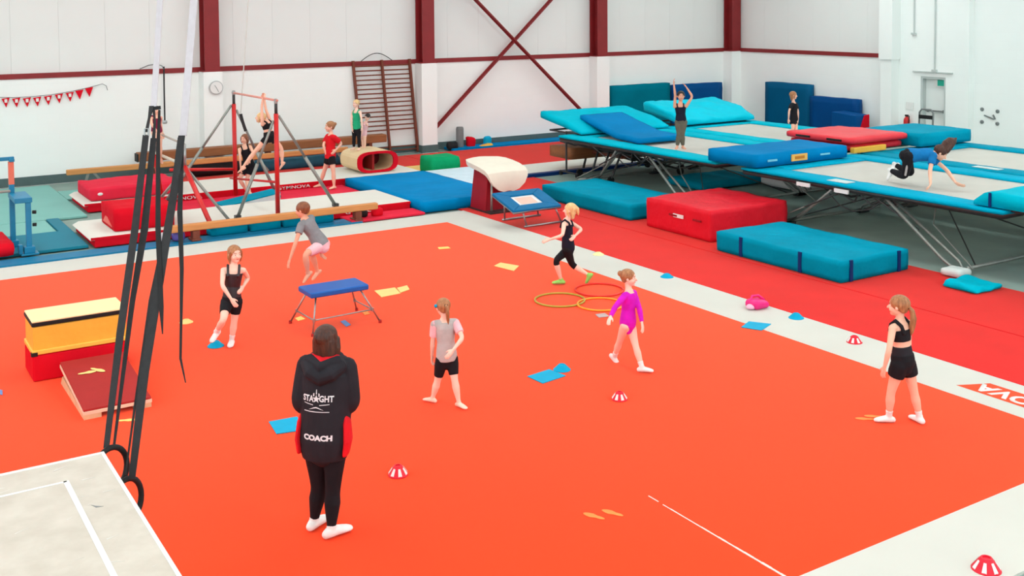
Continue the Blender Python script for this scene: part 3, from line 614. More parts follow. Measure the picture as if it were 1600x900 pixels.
# ------------------------------------------------------------------ trampolines
TZ = 1.0
def trampoline(x0, x1, y0, y1, label, pm, sagpts=None):
    e = empty('trampoline', ((x0+x1)/2, (y0+y1)/2, 0), label, 'trampoline', 'large trampolines')
    pw, pe = .50, .62
    q = MB(); nx, ny = 10, 16; bx0_, bx1_, by0_, by1_ = x0+pw-.02, x1-pw+.02, y0+pe-.02, y1-pe+.02
    vs = []; fs = []
    for i in range(nx+1):
        for j in range(ny+1):
            X = bx0_+(bx1_-bx0_)*i/nx; Y = by0_+(by1_-by0_)*j/ny; z = TZ-.025
            if sagpts: z -= sum(.05*math.exp(-((X-a)**2+(Y-b)**2)/.25) for a, b in sagpts)
            vs.append((X, Y, z))
    for i in range(nx):
        for j in range(ny): a = i*(ny+1)+j; fs.append((a, a+ny+1, a+ny+2, a+1))
    q.add(vs, fs); o = q.build('bed', G['bed'], e, smooth=True); s = o.modifiers.new('s', 'SOLIDIFY'); s.thickness = .012
    for (a, b, c_, d_) in ((x0, x0+pw, y0, y1), (x1-pw, x1, y0, y1), (x0+pw, x1-pw, y0, y0+pe), (x0+pw, x1-pw, y1-pe, y1)):
        link('frame_pad', soft(a, b, c_, d_, TZ-.05, TZ+.01, .15, .02, .008, a*3+c_).mesh('frame_pad', org(e)), pm, e, True)
    MB().tube([(x0+.05, y0+.05, TZ-.08), (x1-.05, y0+.05, TZ-.08), (x1-.05, y1-.05, TZ-.08), (x0+.05, y1-.05, TZ-.08)], .04, closed=True).build('frame', G['dark_steel'], e, smooth=True)
    ym = (y0+y1)/2; hl = (y1-y0)/2
    for s_ in (1, -1):
        yt, yf = ym+s_*hl*.20, ym+s_*hl*.76
        for xs, xi in ((x0+.08, 1), (x1-.08, -1)):
            fl = -.2 if s_ < 0 else .42      # the near legs splay out, the far ones tuck in
            MB().tube([(xs, yt, TZ-.1), (xs+(fl+.03)*xi, yf-.30*s_, .20), (xs+fl*xi, yf, .05)], .026).tube([(xs+.12*xi, yt, TZ-.1), (xs+(fl+.18)*xi, yf-.1*s_, .16), (xs+(fl+.14)*xi, yf, .05)], .022).build('leg', G['galvanised'], e, smooth=True)
            xf = sorted((xs+(fl-.05)*xi, xs+(fl+.2)*xi)); MB().box(xf[0], xf[1], yf-.06, yf+.06, .012, .055).build('foot', G['dark_steel'], e)
            MB().tube([(xs, yt-.25*s_, TZ-.1), (xs, (yt+yf)/2-.1*s_, .5)], .014).build('brace', G['dark_steel'], e)
            MB().tube([(xs, yt+.02*s_, TZ-.12), (xs+.1*xi, yt-.35*s_, .72), (xs, ym, TZ-.1)], .016).build('brace', G['dark_steel'], e)
        MB().tube([(x0+.1, yf, .07), (x1-.1, yf, .07)], .03).build('floor_bar', G['galvanised'], e, smooth=True)
        MB().tube([(x0+.1, yt, TZ-.12), (x0+.5, yt, .72), (x1-.5, yt, .72), (x1-.1, yt, TZ-.12)], .022).build('cross_bar', G['dark_steel'], e, smooth=True)
        MB().tube([(x0+.3, yf, .08), ((x0+x1)/2, yt, .7), (x1-.3, yf, .08)], .012).build('cross_brace', G['dark_steel'], e)
    for q_ in range(3):
        xa = x0+.12+q_*.9; MB().tube([(xa, ym+.75, TZ-.12), (xa+.05, ym+.45, .62), (xa+.05, ym+.2, .56), (xa, ym-.2, .66), (xa, ym-.5, TZ-.12)], .011).build('spring_cord', G['dark_steel'], e, smooth=True)
    for s_ in (1, -1): MB().tube([(x0+.1, ym+s_*hl*.8, .08), (x0+.4, ym+s_*hl*.45, .55), (x0+.1, ym+s_*hl*.55, TZ-.12)], .012).build('tie_rod', G['galvanised'], e)
    sp = MB()
    for i in range(14):
        Y = y0+.5+(y1-y0-1)*i/13
        sp.tube([(x0+.06, Y, TZ-.075), (x0+pw-.02, Y, TZ-.04)], .008, 5)
    return e, sp
t1, sp = trampoline(4.32, 7.42, -8.15, -3.05, 'near trampoline with the crawling person on its bed', mat('pad_blue', (0, 164, 198), .6, .02, var=.08, scale=1.4, bump=.3, bscale=3), [(5.76, -5.5), (5.31, -6.2), (5.85, -6.4), (6.1, -5.2)])
MB().box(4.40, 4.62, -5.35, -4.95, TZ+.012, TZ+.02).build('maker_plate', mat('plate_grey', (196, 208, 206), .5, .3), t1)
for yy in (-4.55, -5.35): MB().box(4.27, 4.30, yy-.14, yy+.14, TZ-.13, TZ-.07).build('sticker', G['print_white'], t1)
t1b, sp = trampoline(7.50, 10.6, -9.3, -3.05, 'trampoline with an empty bed behind the crawling person', G['teal_vinyl'])
MB().box(7.62, 7.80, -5.9, -5.4, TZ+.012, TZ+.02).build('maker_plate', G['plate_grey'], t1b)
t2, sp = trampoline(4.38, 7.25, -2.35, 2.75, 'trampoline on which the person with raised arms stands', G['cyan_vinyl'], [(5.2, -.4)])
t3, sp = trampoline(7.30, 10.2, -2.35, 2.75, 'far trampoline with the child in a black outfit', G['cyan_vinyl'])
def deck(name, x0, x1, y0, y1, z0, z1, m, label, slope_side=None, wr=.02, seed=0, drop=.18, stand=True, rise=0., rnd=.03, rng=.35):
    e = empty(name, ((x0+x1)/2, (y0+y1)/2, 0), label, 'mat', 'trampoline end decks')
    mb = soft(x0, x1, y0, y1, z0, z1, .09, rnd, wr, seed)
    L_ = y1-y0
    for v in mb.v:
        t = (v.y-y0)/L_ if slope_side == '+' else (y1-v.y)/L_
        t = max(0, min(1, t)); hz = max(0, min(1, (v.z-z0)/(z1-z0)))
        if t < rng: v.z -= drop*(1-t/rng)*hz
        v.z += rise*t
    link('cover', mb.mesh('cover', org(e)), m, e, True)
    if stand:
        for xs in (x0+.12, x1-.12):
            ye = y1-.9 if slope_side == '+' else y0+.25
            p = MB().tube([(xs, ye, .12), (xs, ye, z0+.01)], .024).tube([(xs, ye-.45, .1), (xs, ye+.25, .1)], .022).build('stand_leg', G['dark_steel'], e)
            for yy in (ye-.42, ye+.22): MB().lathe((xs-.02, yy, .055), [(.055, 0), (.055, .04)], 12, 'x').build('castor', G['black'], p)
        ya, yb_ = (y0+.2, y1-.25) if slope_side == '+' else (y0+.25, y1-.2)
        MB().tube([(x0+.12, ya, z0-.02), (x1-.12, ya, z0-.02), (x1-.12, yb_, z0-.02), (x0+.12, yb_, z0-.02)], .022, closed=True).build('stand_frame', G['dark_steel'], e)
    return e
deck('end_deck', 4.70, 7.25, 2.30, 3.95, 1.03, 1.19, G['cyan_vinyl'], 'big cyan padded end deck at the left of the trampolines', '+', .018, 51, .10, rise=.25)
deck('end_deck', 7.65, 10.0, 2.25, 3.75, 1.05, 1.28, mat('cyan_cover', (0, 190, 214), .5, .05, var=.05, scale=1.4, bump=.4, bscale=2.5), 'loosely covered cyan end deck before the blue wall mats', '+', .045, 61, .12, rise=.24)
mb = soft(4.80, 6.05, .40, 3.05, 1.015, 1.13, .12, .03, .01, 71)
for v in mb.v:
    v.z += .28*max(0, (v.y-1.4))/1.7; v.x += (v.y-.4)*.15
thing('crash_mat', mb, G['mid_blue'], 'blue throw mat half on the end deck behind the standing person', 'mat', smooth=True)
bmx = empty('crash_mat', (5.8, -2.6, TZ), 'thick blue crash mat bridging two trampolines', 'mat')
link('cover', soft(4.30, 6.72, -3.42, -2.2, TZ+.02, TZ+.26, .12, .035, .012, 81).mesh('cover', org(bmx)), G['mid_blue'], bmx, True)
lbp = MB().box(5.2, 5.6, -3.445, -3.425, TZ+.08, TZ+.20).build('badge', mat('badge_amber', (240, 180, 90), .6, .3), bmx)
MB().box(5.28, 5.52, -3.45, -3.445, TZ+.115, TZ+.165).build('badge_print', mat('amber_print', (200, 120, 30), .6, .3), lbp)
MB().box(4.6, 4.83, -3.445, -3.43, TZ+.12, TZ+.155).box(5.95, 6.2, -3.445, -3.43, TZ+.13, TZ+.16).build('lettering', mat('badge_cyan', (120, 200, 220), .6, .3), bmx)
# red pads stacked on the far end
for i, (z0, z1, dx, lbx) in enumerate(((1.03, 1.17, .12, 'lower of the two stacked red pads'), (1.18, 1.32, 0, 'upper of the two stacked red pads behind the blue crash mat'))):
    e = empty('red_pad', (8.6, -2.5, z0), lbx, 'mat', 'stacked red pads')
    link('cover', soft(7.2+dx, 8.9-dx*.5, -3.1+dx*.8, -1.4, z0, z1, .13, .05, .015, 91+i).mesh('cover', org(e)), mat('red_pad', (232, 44, 58), .45, .35, var=.05, scale=2, bump=.2, bscale=3), e, True)
    if i:
        for yy in (-1.7, -2.5): MB().bar((7.185, yy, 1.25), (7.185, yy-.36, 1.25), .02, .04).build('handle', G['black'], e)
thing('yellow_pad', MB().box(7.25, 8.2, -3.12, -3.02, TZ+.02, TZ+.13), G['yellow_vinyl'], 'thin yellow pad under the stacked red pads', 'mat', bevel=.015)
deck('end_deck', 8.95, 10.6, -3.35, -1.9, 1.03, 1.30, G['teal_vinyl'], 'dark teal wedge deck behind the red pads', '-', .008, 101, .0, stand=False)
o_deck = deck('end_deck', 4.40, 7.4, -10.2, -7.62, 1.02, 1.24, G['cyan_vinyl'], 'cyan end deck cut off by the right picture edge', '-', .008, 111, .16, rng=.08)
o = MB().box(4.385, 4.40, -7.92, -7.88, 1.03, 1.23).build('strap', G['navy_vinyl'], o_deck)
# folded gear stored under the trampolines
fg = empty('folded_trampoline', (6.2, 2.9, 0), 'folded dark steel trolley with red pads under the trampolines', 'trolley')
for k_ in range(4):
    y = 1.6+k_*.55
    MB().tube([(5.0+k_*.15, y, .12), (5.6+k_*.1, y+.3, .8), (7.4, y+.35, .55), (6.9, y, .12)], .028).build('frame_tube', G['dark_steel'], fg, smooth=True)
    MB().tube([(5.0, y+.3, .75), (7.0, y, .15)], .024).build('frame_tube', G['dark_steel'], fg, smooth=True)
for x, y in ((5.0, 1.6), (5.1, 2.9), (7.1, 1.7), (7.2, 3.0)): MB().lathe((x, y, .08), [(.08, 0), (.08, .05)], 14, 'y').build('castor', G['black'], fg)
MB().box(5.6, 7.6, 2.0, 3.2, .45, .52).build('folded_bed', G['bar_wood'], fg, bevel=.02)
softthing('stored_pad', (5.9, 7.9, 1.2, 2.6, .55, .66), G['red_vinyl'], 'red pad resting on folded gear under the trampoline', 'mat', rnd=.04, wr=.02, seed=8)
softthing('stored_pad', (6.0, 7.9, -.2, 1.0, .0, .16), G['teal_vinyl'], 'teal mat lying on the floor under the trampoline', 'mat', rnd=.04, wr=.02, seed=12)
softthing('stored_pad', (7.6, 8.9, -1.5, -.3, .0, .42), G['print_white'], 'white block stored on the floor under the trampolines', 'block', rnd=.04, wr=.01, seed=13)
softthing('stored_pad', (5.0, 6.4, 3.1, 4.0, .35, .62), G['dark_wood'], 'brown padded box behind the folded steel trolley', 'block', rnd=.02, wr=.005, seed=16)
# bits near the trampoline foot
softthing('pad_cover', (3.95, 4.25, -7.75, -7.4, .02, .14), mat('off_white', (216, 226, 222), .6, .3), 'white pad on the trampoline foot', 'pad', res=.06, rnd=.05, wr=.02, seed=17)
cl = soft(3.45, 4.05, -8.35, -7.8, .012, .10, .05, .04, .05, 19)
cl = thing('folded_cover', cl, G['cyan_vinyl'], 'crumpled cyan cloth lying on the floor by the trampoline foot', 'cloth', smooth=True)
# mats standing against the walls
def wallmat(name, a, b, c_, d_, e0, e1, m, lbl): return softthing(name, (a, b, c_, d_, e0, e1), m, lbl, 'mat', 'mats standing against the walls', rnd=.03, wr=.012, seed=a, res=.2)
wallmat('wall_mat', 10.42, 12.72, YB-.30, YB-.08, .02, 1.50, G['deep_teal'], 'teal mat standing against the back wall')
wallmat('wall_mat', 12.85, 14.92, YB-.30, YB-.08, .02, 1.42, mat('royal', (0, 76, 138), .5, .08, var=.06, scale=1.2, bump=.12, bscale=2), 'royal blue mat standing against the back wall corner')
wallmat('wall_mat', XR-.28, XR-.06, 5.32, 7.15, .02, 1.50, mat('petrol', (0, 88, 130), .5, .08, var=.06, scale=1.2, bump=.12, bscale=2), 'tall petrol blue mat standing against the right wall')
wallmat('wall_mat', XR-.36, XR-.10, 3.50, 5.26, .02, 1.18, mat('ultramarine', (0, 70, 132), .45, .08, var=.06, scale=1.2, bump=.3, bscale=2), 'lower crinkled blue mat leaning on the right wall')
wd = empty('foam_wedge', (XR-.4, 3.3, 0), 'blue foam wedge with a red end by the right wall', 'wedge')
MB().prism([(XR-.95, 3.05, .02), (XR-.95, 3.9, .02), (XR-.95, 3.9, .85), (XR-.95, 3.05, .80)], (.52, 0, 0)).build('body', G['royal'], wd, bevel=.03)
MB().prism([(XR-.95, 3.0, .02), (XR-.43, 3.0, .02), (XR-.43, 3.0, .80), (XR-.6, 3.0, .78)], (0, .045, 0)).build('end_panel', G['red_vinyl'], wd)
# things on the floor by the X-brace
pl = empty('padded_post', (4.98, 8.6, 0), 'grey padded post standing at the wall near the cross brace', 'post')
MB().lathe((5.18, 8.62, .01), [(.10, 0), (.105, .05), (.105, .55), (.09, .60)], 14).build('pad', G['grey_plastic'], pl, smooth=True)
MB().lathe((5.18, 8.62, 0), [(.14, 0), (.14, .012)], 14).build('base', G['dark_steel'], pl)
for i, (x, y, sx, sz, c_, l_) in enumerate(((4.88, 8.5, .16, .24, 'black', 'black bag slumped left of the grey post'), (5.5, 8.6, .12, .34, 'red_vinyl', 'red bag standing right of the grey post'), (5.9, 8.45, .2, .1, 'yellow_vinyl', 'small yellow toy lying by the back wall'), (6.05, 8.62, .11, .28, 'rubber_blue', 'light blue bag standing by the back wall'))):
    softthing('bag', (x-sx, x+sx, y-.1, y+.1, .01, sz), G[c_], l_, 'bag', res=.06, rnd=.07, wr=.04, seed=i*5+1)
# ------------------------------------------------------------------ vaulting box + springboard
vb = empty('vaulting_box', (-7.2, -4.55, 0), 'yellow and red vaulting box with a cream top', 'vaulting box')
X0, X1, Y0, Y1 = -7.69, -6.72, -4.92, -4.38
MB().box(X0, X1, Y0, Y1, 0, .28).build('lower_section', G['red_vinyl'], vb, bevel=.02)
MB().box(X0+.01, X1-.01, Y0+.01, Y1-.01, .285, .585).build('upper_section', G['yellow_vinyl'], vb, bevel=.02)
MB().box(X0-.005, X1+.005, Y0-.005, Y1+.005, .285, .335).build('hem_band', mat('yellow_hem', (250, 196, 80), .5, .35), vb, bevel=.01)
MB().box(X0, X1, Y0, Y1, .585, .625).build('black_band', G['black'], vb, bevel=.008)
MB().box(X0+.004, X1-.004, Y0+.004, Y1-.004, .626, .645).build('top_pad', G['cream'], vb, bevel=.008)
MB().box(X0-.012, X0+.05, Y0-.012, Y0+.04, .275, .315).build('corner_clip', G['black'], vb)
sb = empty('springboard', (-7.15, -5.75, 0), 'red topped wooden springboard in front of the vaulting box', 'springboard')
SX0, SX1, SY0, SY1 = -7.45, -6.82, -6.30, -5.10
MB().hexa([(SX0, SY0, .075), (SX1, SY0, .075), (SX1, SY1, .20), (SX0, SY1, .20)], [(SX0, SY0, .095), (SX1, SY0, .095), (SX1, SY1, .225), (SX0, SY1, .225)]).build('carpet_top', G['board_red'], sb)
MB().hexa([(SX0-.005, SY0-.01, .045), (SX1+.005, SY0-.01, .045), (SX1+.005, SY1, .165), (SX0-.005, SY1, .165)], [(SX0-.005, SY0-.01, .074), (SX1+.005, SY0-.01, .074), (SX1+.005, SY1, .199), (SX0-.005, SY1, .199)]).build('top_board', mat('birch', (240, 208, 180), .6, .3), sb)
for x in (SX0, SX1-.16): MB().hexa([(x, SY0-.01, .0), (x+.16, SY0-.01, .0), (x+.16, SY1, .0), (x, SY1, .0)], [(x, SY0-.01, .044), (x+.16, SY0-.01, .044), (x+.16, SY1-.1, .10), (x, SY1-.1, .10)]).build('runner', G['ply'], sb)
for i in range(3): MB().lathe((SX0+.1, SY1-.2-i*.22, .085-i*.012), [(.03, 0), (.03, .035)], 10).build('spring', G['dark_steel'], sb)
def footprint(P, ang, s, m, label, group):
    q = MB(); pts = []
    for i in range(14):
        a = 2*math.pi*i/14; x = math.cos(a)*.13; y = math.sin(a)*(.045 if x > 0 else .033)*(1-.25*math.exp(-((x+.02)/.03)**2))
        pts.append((x*s, y*s))
    ca, sa = math.cos(ang), math.sin(ang); P = Vector(P)
    q.prism([(P.x+x*ca-y*sa, P.y+x*sa+y*ca, P.z) for x, y in pts], (0, 0, .003))
    return thing('footprint_marker', q, m, label, 'marker', group)
sbz = lambda y: .096+(y-SY0)/(SY1-SY0)*.13
for px, py, a, l_ in ((136, 582, .0, 'cream footprint shape on the springboard nearer the picture edge'), (153, 578, -.9, 'cream footprint shape on the springboard nearer the black straps')):
    P = at(px, py, z=.19); fp = footprint((0, 0, 0), a, .7, G['rubber_yellow'], l_, 'footprint shapes on the springboard')
    fp.location = (P.x, P.y, sbz(P.y)+.004); fp.rotation_euler.x = math.atan2(.13, 1.2)
# ------------------------------------------------------------------ blue padded trestle
tr = empty('padded_trestle', (-4.2, -4.68, 0), 'blue padded vaulting stool on splayed steel legs', 'stool')
TA, TB_, TC, TD = -4.60, -3.88, -4.92, -4.50
MB().box(-4.63, -3.87, -5.02, -4.60, .44, .51).build('padded_top', mat('stool_blue', (0, 92, 178), .45, .4, var=.05, scale=3), tr, bevel=.02, seg=3)
tops = [(-4.54, -4.95), (-3.96, -4.95), (-3.96, -4.67), (-4.54, -4.67)]; foots = [(-4.63, -5.06), (-3.72, -5.0), (-3.74, -4.34), (-4.66, -4.40)]
mids = []
for (a, b) in zip(tops, foots):
    p, q_ = Vector((a[0], a[1], .44)), Vector((b[0], b[1], .015)); mids.append(p.lerp(q_, .62))
    l_ = MB().tube([p, q_], .011).build('leg', G['steel'], tr, smooth=True); MB().lathe((b[0], b[1], 0), [(.02, 0), (.02, .035)], 10).build('rubber_foot', G['board_red'], l_)
for i in range(4):
    if i != 2: MB().tube([mids[i], mids[(i+1) % 4]], .009).build('stretcher', G['steel'], tr, smooth=True)
for m_ in mids: MB().lathe(m_-Vector((0, 0, .02)), [(.018, 0), (.018, .04)], 8).build('joint_sleeve', G['steel'], tr)
# ------------------------------------------------------------------ hoops, cones, spots
def hoop(c, r, m, label):
    q = MB().tube([(c[0]+r*math.cos(2*math.pi*i/40), c[1]+r*math.sin(2*math.pi*i/40), .014) for i in range(40)], .013, 8, closed=True)
    return thing('hula_hoop', q, m, label, 'hoop', 'hula hoops', smooth=True)
hoop((-1.30, -5.43), .33, G['hoop_olive'], 'olive hula hoop lying left of the other two')
hoop((-.56, -5.32), .33, G['hoop_red'], 'red hula hoop lying at the runner\'s feet')
hoop((-.98, -5.90), .30, G['hoop_orange'], 'orange hula hoop beside the child in magenta')
def dome(px, py, r, h, m, label, stripes=False, dz=0):
    P = at(px, py, z=0); e = empty('marker_cone', (P.x, P.y, .002), label, 'cone', 'marker cones')
    q = MB(); n_ = 24; prof = [(r, 0), (r*.99, .006), (r*.8, h*.35), (r*.55, h*.75), (r*.38, h), (r*.26, h), (r*.26, h*.9)]
    q.lathe(P+Vector((0, 0, .002)), prof, n_); q.build('dome', m, e, smooth=False)
    if stripes:
        for i in range(7):
            a = 2*math.pi*i/7; dr_ = Vector((math.cos(a), math.sin(a), 0)); sd = Vector((-dr_.y, dr_.x, 0))
            b_ = P+Vector((0, 0, .002)); t_ = []
            for rr, hh, ww in ((r*.93, .014, .016), (r*.56, h*.76, .009)): t_ += [b_+dr_*rr+sd*ww+Vector((0, 0, hh+.004)), b_+dr_*rr-sd*ww+Vector((0, 0, hh+.004))]
            MB().add([t_[0], t_[1], t_[3], t_[2]]+[v-Vector((0, 0, .006)) for v in (t_[0], t_[1], t_[3], t_[2])], [(0,1,2,3), (7,6,5,4), (0,4,5,1), (1,5,6,2), (2,6,7,3), (3,7,4,0)]).build('slot', G['print_white'], e)
    return e
dome(337, 541, .095, .06, G['rubber_blue'], 'blue marker cone under the raised foot of the smiling child')
dome(878, 578, .095, .06, G['rubber_blue'], 'blue marker cone beside a blue square on the orange floor')
dome(1042, 433, .095, .05, G['rubber_blue'], 'blue marker cone on the white border nearest the teal mat')
dome(1244, 497, .095, .06, G['rubber_blue'], 'blue marker cone on the white border right of the pink bag')
dome(622, 742, .085, .08, G['rubber_red'], 'red and white slotted cone right of the coach', True)
dome(968, 624, .08, .075, G['rubber_red'], 'red and white slotted cone left of the child in magenta', True)
dome(1335, 535, .09, .075, G['rubber_red'], 'red slotted cone on the white border near the pigtailed child', True)
dome(1541, 890, .10, .085, G['rubber_red'], 'red slotted cone on the near white corner', True)
dome(291, 504, .085, .04, G['rubber_yellow'], 'cream marker cone seen behind the hanging black straps')
dome(935, 398, .09, .04, mat('pale_lemon', (246, 236, 170), .6, .3), 'pale yellow marker cone on the white border by the runner')
def spot(pts, m, label, th=.006):
    P = [at(x, y, z=0) for x, y in pts]
    q = MB().prism([p+Vector((0, 0, .003)) for p in P], (0, 0, th)); return thing('rubber_spot', q, m, label, 'floor marker', 'flat rubber squares')
spot(((420, 660), (464, 652), (480, 672), (432, 679)), G['rubber_blue'], 'blue square partly hidden by the coach')
spot(((824, 589), (858, 578), (884, 588), (848, 600)), G['rubber_blue'], 'blue square on the floor beside a blue cone')
spot(((1158, 512), (1170, 503), (1205, 507), (1190, 517)), G['rubber_blue'], 'blue square on the edge of the white border')
spot(((585, 455), (617, 450), (626, 459), (596, 465)), G['rubber_yellow'], 'cream square right of the blue stool')
spot(((620, 451), (636, 447), (640, 453), (626, 458)), G['rubber_yellow'], 'small cream triangle beside the cream square', .009)
spot(((772, 416), (782, 411), (811, 416), (803, 424)), G['rubber_yellow'], 'cream square near the far floor corner')
spot(((684, 387), (700, 386), (704, 388.5), (686, 390)), G['footprint_yellow'], 'narrow yellow marker nearest the far corner of the orange floor')
spot(((461, 498), (470, 495), (477, 499), (466, 502)), G['footprint_yellow'], 'yellow marker under the blue stool')
spot(((532, 503), (539, 501), (548, 508), (541, 511)), mat('slate_blue', (100, 140, 200), .6, .3), 'slate blue marker under the blue stool')
spot(((566, 489), (574, 487), (578, 491), (570, 493)), G['footprint'], 'orange marker by the right legs of blue stool')
spot(((930, 492), (945, 490), (952, 495), (936, 497)), mat('grey_marker', (190, 170, 170), .6, .3), 'grey marker below the orange hoop')
spot(((0, 610), (4, 611), (4, 618), (0, 617)), G['slate_blue'], 'blue marker cut off by the left picture edge')
for px, py, a, m_, l_, g_ in ((928, 807, 2.0, 'footprint', 'orange footprint shape near the frayed seam, left one', 'footprint shapes'), (957, 802, 2.0, 'footprint', 'orange footprint shape near the frayed seam, right one', 'footprint shapes'),
    (1352, 655, 2.4, 'footprint', 'orange footprint shape at the pigtailed child, farther from her feet', 'footprint shapes'), (1366, 651, 2.4, 'footprint', 'orange footprint shape touching the pigtailed child\'s toes', 'footprint shapes'), (198, 657, -.4, 'footprint_yellow', 'yellow footprint shape in front of the springboard', 'footprint shapes')):
    P = at(px, py, z=0); footprint((P.x, P.y, .002), a, .72, G[m_], l_, g_)
# pink helmet-like bag on the border
pk = at(1183, 481, z=0); pb = empty('pink_bag', (pk.x, pk.y, .002), 'pink drawstring bag on the white border', 'bag')
q = soft(pk.x-.13, pk.x+.13, pk.y-.12, pk.y+.12, .003, .12, .04, .06, .03, 23); link('body', q.mesh('body', org(pb)), G['pink'], pb, True)
MB().tube([pk+Vector((-.1, .02, .1)), pk+Vector((-.04, .05, .15)), pk+Vector((.05, .03, .15)), pk+Vector((.11, -.02, .09))], .016).build('handle', G['pink'], pb, smooth=True)
MB().sphere(pk+Vector((-.13, -.02, .04)), (.07, .06, .035)).build('toe', mat('pale_pink', (250, 190, 215), .5, .3), pb, smooth=True)
# ------------------------------------------------------------------ painted box in the foreground
bxp = empty('painted_box', (-9.2, -12.2, 0), 'tall white painted plywood box cut off at lower left', 'box')
PX1, PY1, PZ = -8.25, -11.22, 1.6
boxmat = mat('painted_ply', (203, 195, 184), .65, .15, var=.06, scale=7, bump=.1, bscale=12, rgb2=(188, 179, 167))
MB().box(-10.4, PX1, -13.6, PY1, 0, PZ-.02).build('carcass', boxmat, bxp)
MB().box(-10.4, PX1-.012, -13.6, PY1-.012, PZ-.019, PZ).build('top_board', boxmat, bxp)
MB().box(-10.4, PX1+.004, PY1-.012, PY1+.004, PZ-.06, PZ+.006).box(PX1-.012, PX1+.004, -13.6, PY1-.012, PZ-.06, PZ+.006).build('edge_trim', G['print_white'], bxp)
MB().box(-10.4, -8.475, -11.49, -11.475, PZ+.0005, PZ+.003).box(-8.49, -8.465, -13.6, -11.475, PZ+.0005, PZ+.003).build('tape_line', G['print_white'], bxp)
sc_ = MB()
for i in range(44):
    x, y = random.uniform(-9.4, -8.3), random.uniform(-12.6, -11.3); a = random.uniform(-.5, .6); l_ = random.uniform(.01, .09)*(2.5 if i % 7 == 0 else 1)
    d_ = Vector((math.cos(a), math.sin(a), 0))*l_; n_ = Vector((-math.sin(a), math.cos(a), 0))*random.uniform(.001, .005); p = Vector((x, y, PZ+.0004+i*.00002))
    if (p+d_).x > PX1-.03: continue
    sc_.prism([p-n_, p+d_-n_*.2, p+d_+n_*.2, p+n_], (0, 0, .0006))
o = sc_.build('scuff_marks', mat('scuff', (222, 219, 213), .6, .15), bxp); o['kind'] = 'stuff'
MB().prism([at(142, 789, z=PZ+.0006), at(150, 790.5, z=PZ+.0006), at(162, 791, z=PZ+.0006), at(150, 793, z=PZ+.0006)], (0, 0, .0006)).build('pencil_mark', G['grey_plastic'], bxp)
# ------------------------------------------------------------------ gymnastic rings and straps
def strap(name, pts, wd_, m, parent, th=.004, twist=None):
    """flat webbing through points; its width faces the direction twist"""
    q = MB(); n_ = len(pts); vs = []
    for i, p in enumerate(pts):
        t = (pts[min(i+1, n_-1)]-pts[max(i-1, 0)]).normalized(); ww = wd_[i] if isinstance(wd_, (list, tuple)) else wd_
        s_ = t.cross(FW if twist is None else twist[i]).normalized(); n2 = s_.cross(t)
        vs += [p-s_*ww/2-n2*th, p+s_*ww/2-n2*th, p+s_*ww/2+n2*th, p-s_*ww/2+n2*th]
    fs = [(3, 2, 1, 0), tuple((n_-1)*4+j for j in range(4))]
    for i in range(n_-1):
        for j in range(4): fs.append((i*4+j, i*4+(j+1) % 4, i*4+4+(j+1) % 4, i*4+4+j))
    q.add(vs, fs); return q.build(name, m, parent)
def pp(px, py, d): return at(px, py, d=d)
RD = 5.83
def ext_up(a, b, z):     # extend line a->b upward to height z
    d_ = b-a; return a+d_*((z-a.z)/d_.z)
r1 = empty('gymnastic_ring', pp(175, 728, RD), 'black gymnastic ring hanging at the white box corner on long straps', 'ring', 'hanging rings')
MB().tube([pp(172, 736, RD)+(RT*math.cos(a)*.055+UP*math.sin(a)*.125+FW*math.cos(a)*.10) for a in [2*math.pi*i/28 for i in range(28)]], .016, 10, closed=True).build('ring', G['black'], r1, smooth=True)
t_ = ext_up(pp(241, 165, 6.6), pp(250, 0, 6.75), ZC)
strap('upper_strap', [pp(240, 168, 6.6), pp(245, 90, 6.67), pp(250, 0, 6.75), t_], .036, G['strap_white'], r1)
strap('front_strap', [pp(166, 700, RD), pp(188, 520, 6.05), pp(211, 357, 6.3), pp(228, 211, 6.5)], [.03, .042, .042, .036], G['strap_black'], r1)
strap('link_strap', [pp(229, 206, 6.5), pp(233, 185, 6.55), pp(237, 166, 6.6)], [.02, .014, .03], G['strap_black'], r1)
strap('rear_strap', [pp(178, 698, RD+.03), pp(207, 470, 6.2), pp(226, 357, 6.35), pp(240, 216, 6.52)], [.012, .03, .042, .034], G['strap_black'], r1)
strap('link_strap', [pp(240, 216, 6.52), pp(242, 190, 6.55), pp(240, 168, 6.6)], [.02, .012, .014], G['strap_black'], r1)
strap('strap_clasp', [pp(235, 170, 6.6), pp(251, 168, 6.6)], .022, G['black'], r1)
MB().tube([pp(226, 201, 6.5), pp(232, 201, 6.5), pp(232, 212, 6.5), pp(226, 212, 6.5)], .006, 6, closed=True).build('buckle', G['steel'], r1)
strap('loose_tail', [pp(249, 172, 6.55), pp(247, 230, 6.45), pp(247, 357, 6.3), pp(252, 480, 6.1), pp(254, 522, 6.05)], [.012, .022, .03, .026, .004], G['black'], r1)
r2 = empty('gymnastic_ring', pp(205, 760, RD), 'black gymnastic ring hanging lower beside the white box edge', 'ring', 'hanging rings')
MB().tube([pp(197, 785, RD)+(RT*math.cos(a)*.048+UP*math.sin(a)*.125+FW*math.cos(a)*.10) for a in [2*math.pi*i/28 for i in range(28)]], .016, 10, closed=True).build('ring', G['black'], r2, smooth=True)
t_ = ext_up(pp(287, 200, 6.6), pp(303, 0, 6.75), ZC)
strap('upper_strap', [pp(286, 212, 6.58), pp(295, 100, 6.67), pp(303, 0, 6.75), t_], .045, G['strap_white'], r2)
strap('front_strap', [pp(206, 748, RD), pp(226, 580, 6.0), pp(252, 420, 6.2), pp(272, 300, 6.4), pp(284, 212, 6.56)], [.036, .05, .05, .045, .04], G['strap_black'], r2)
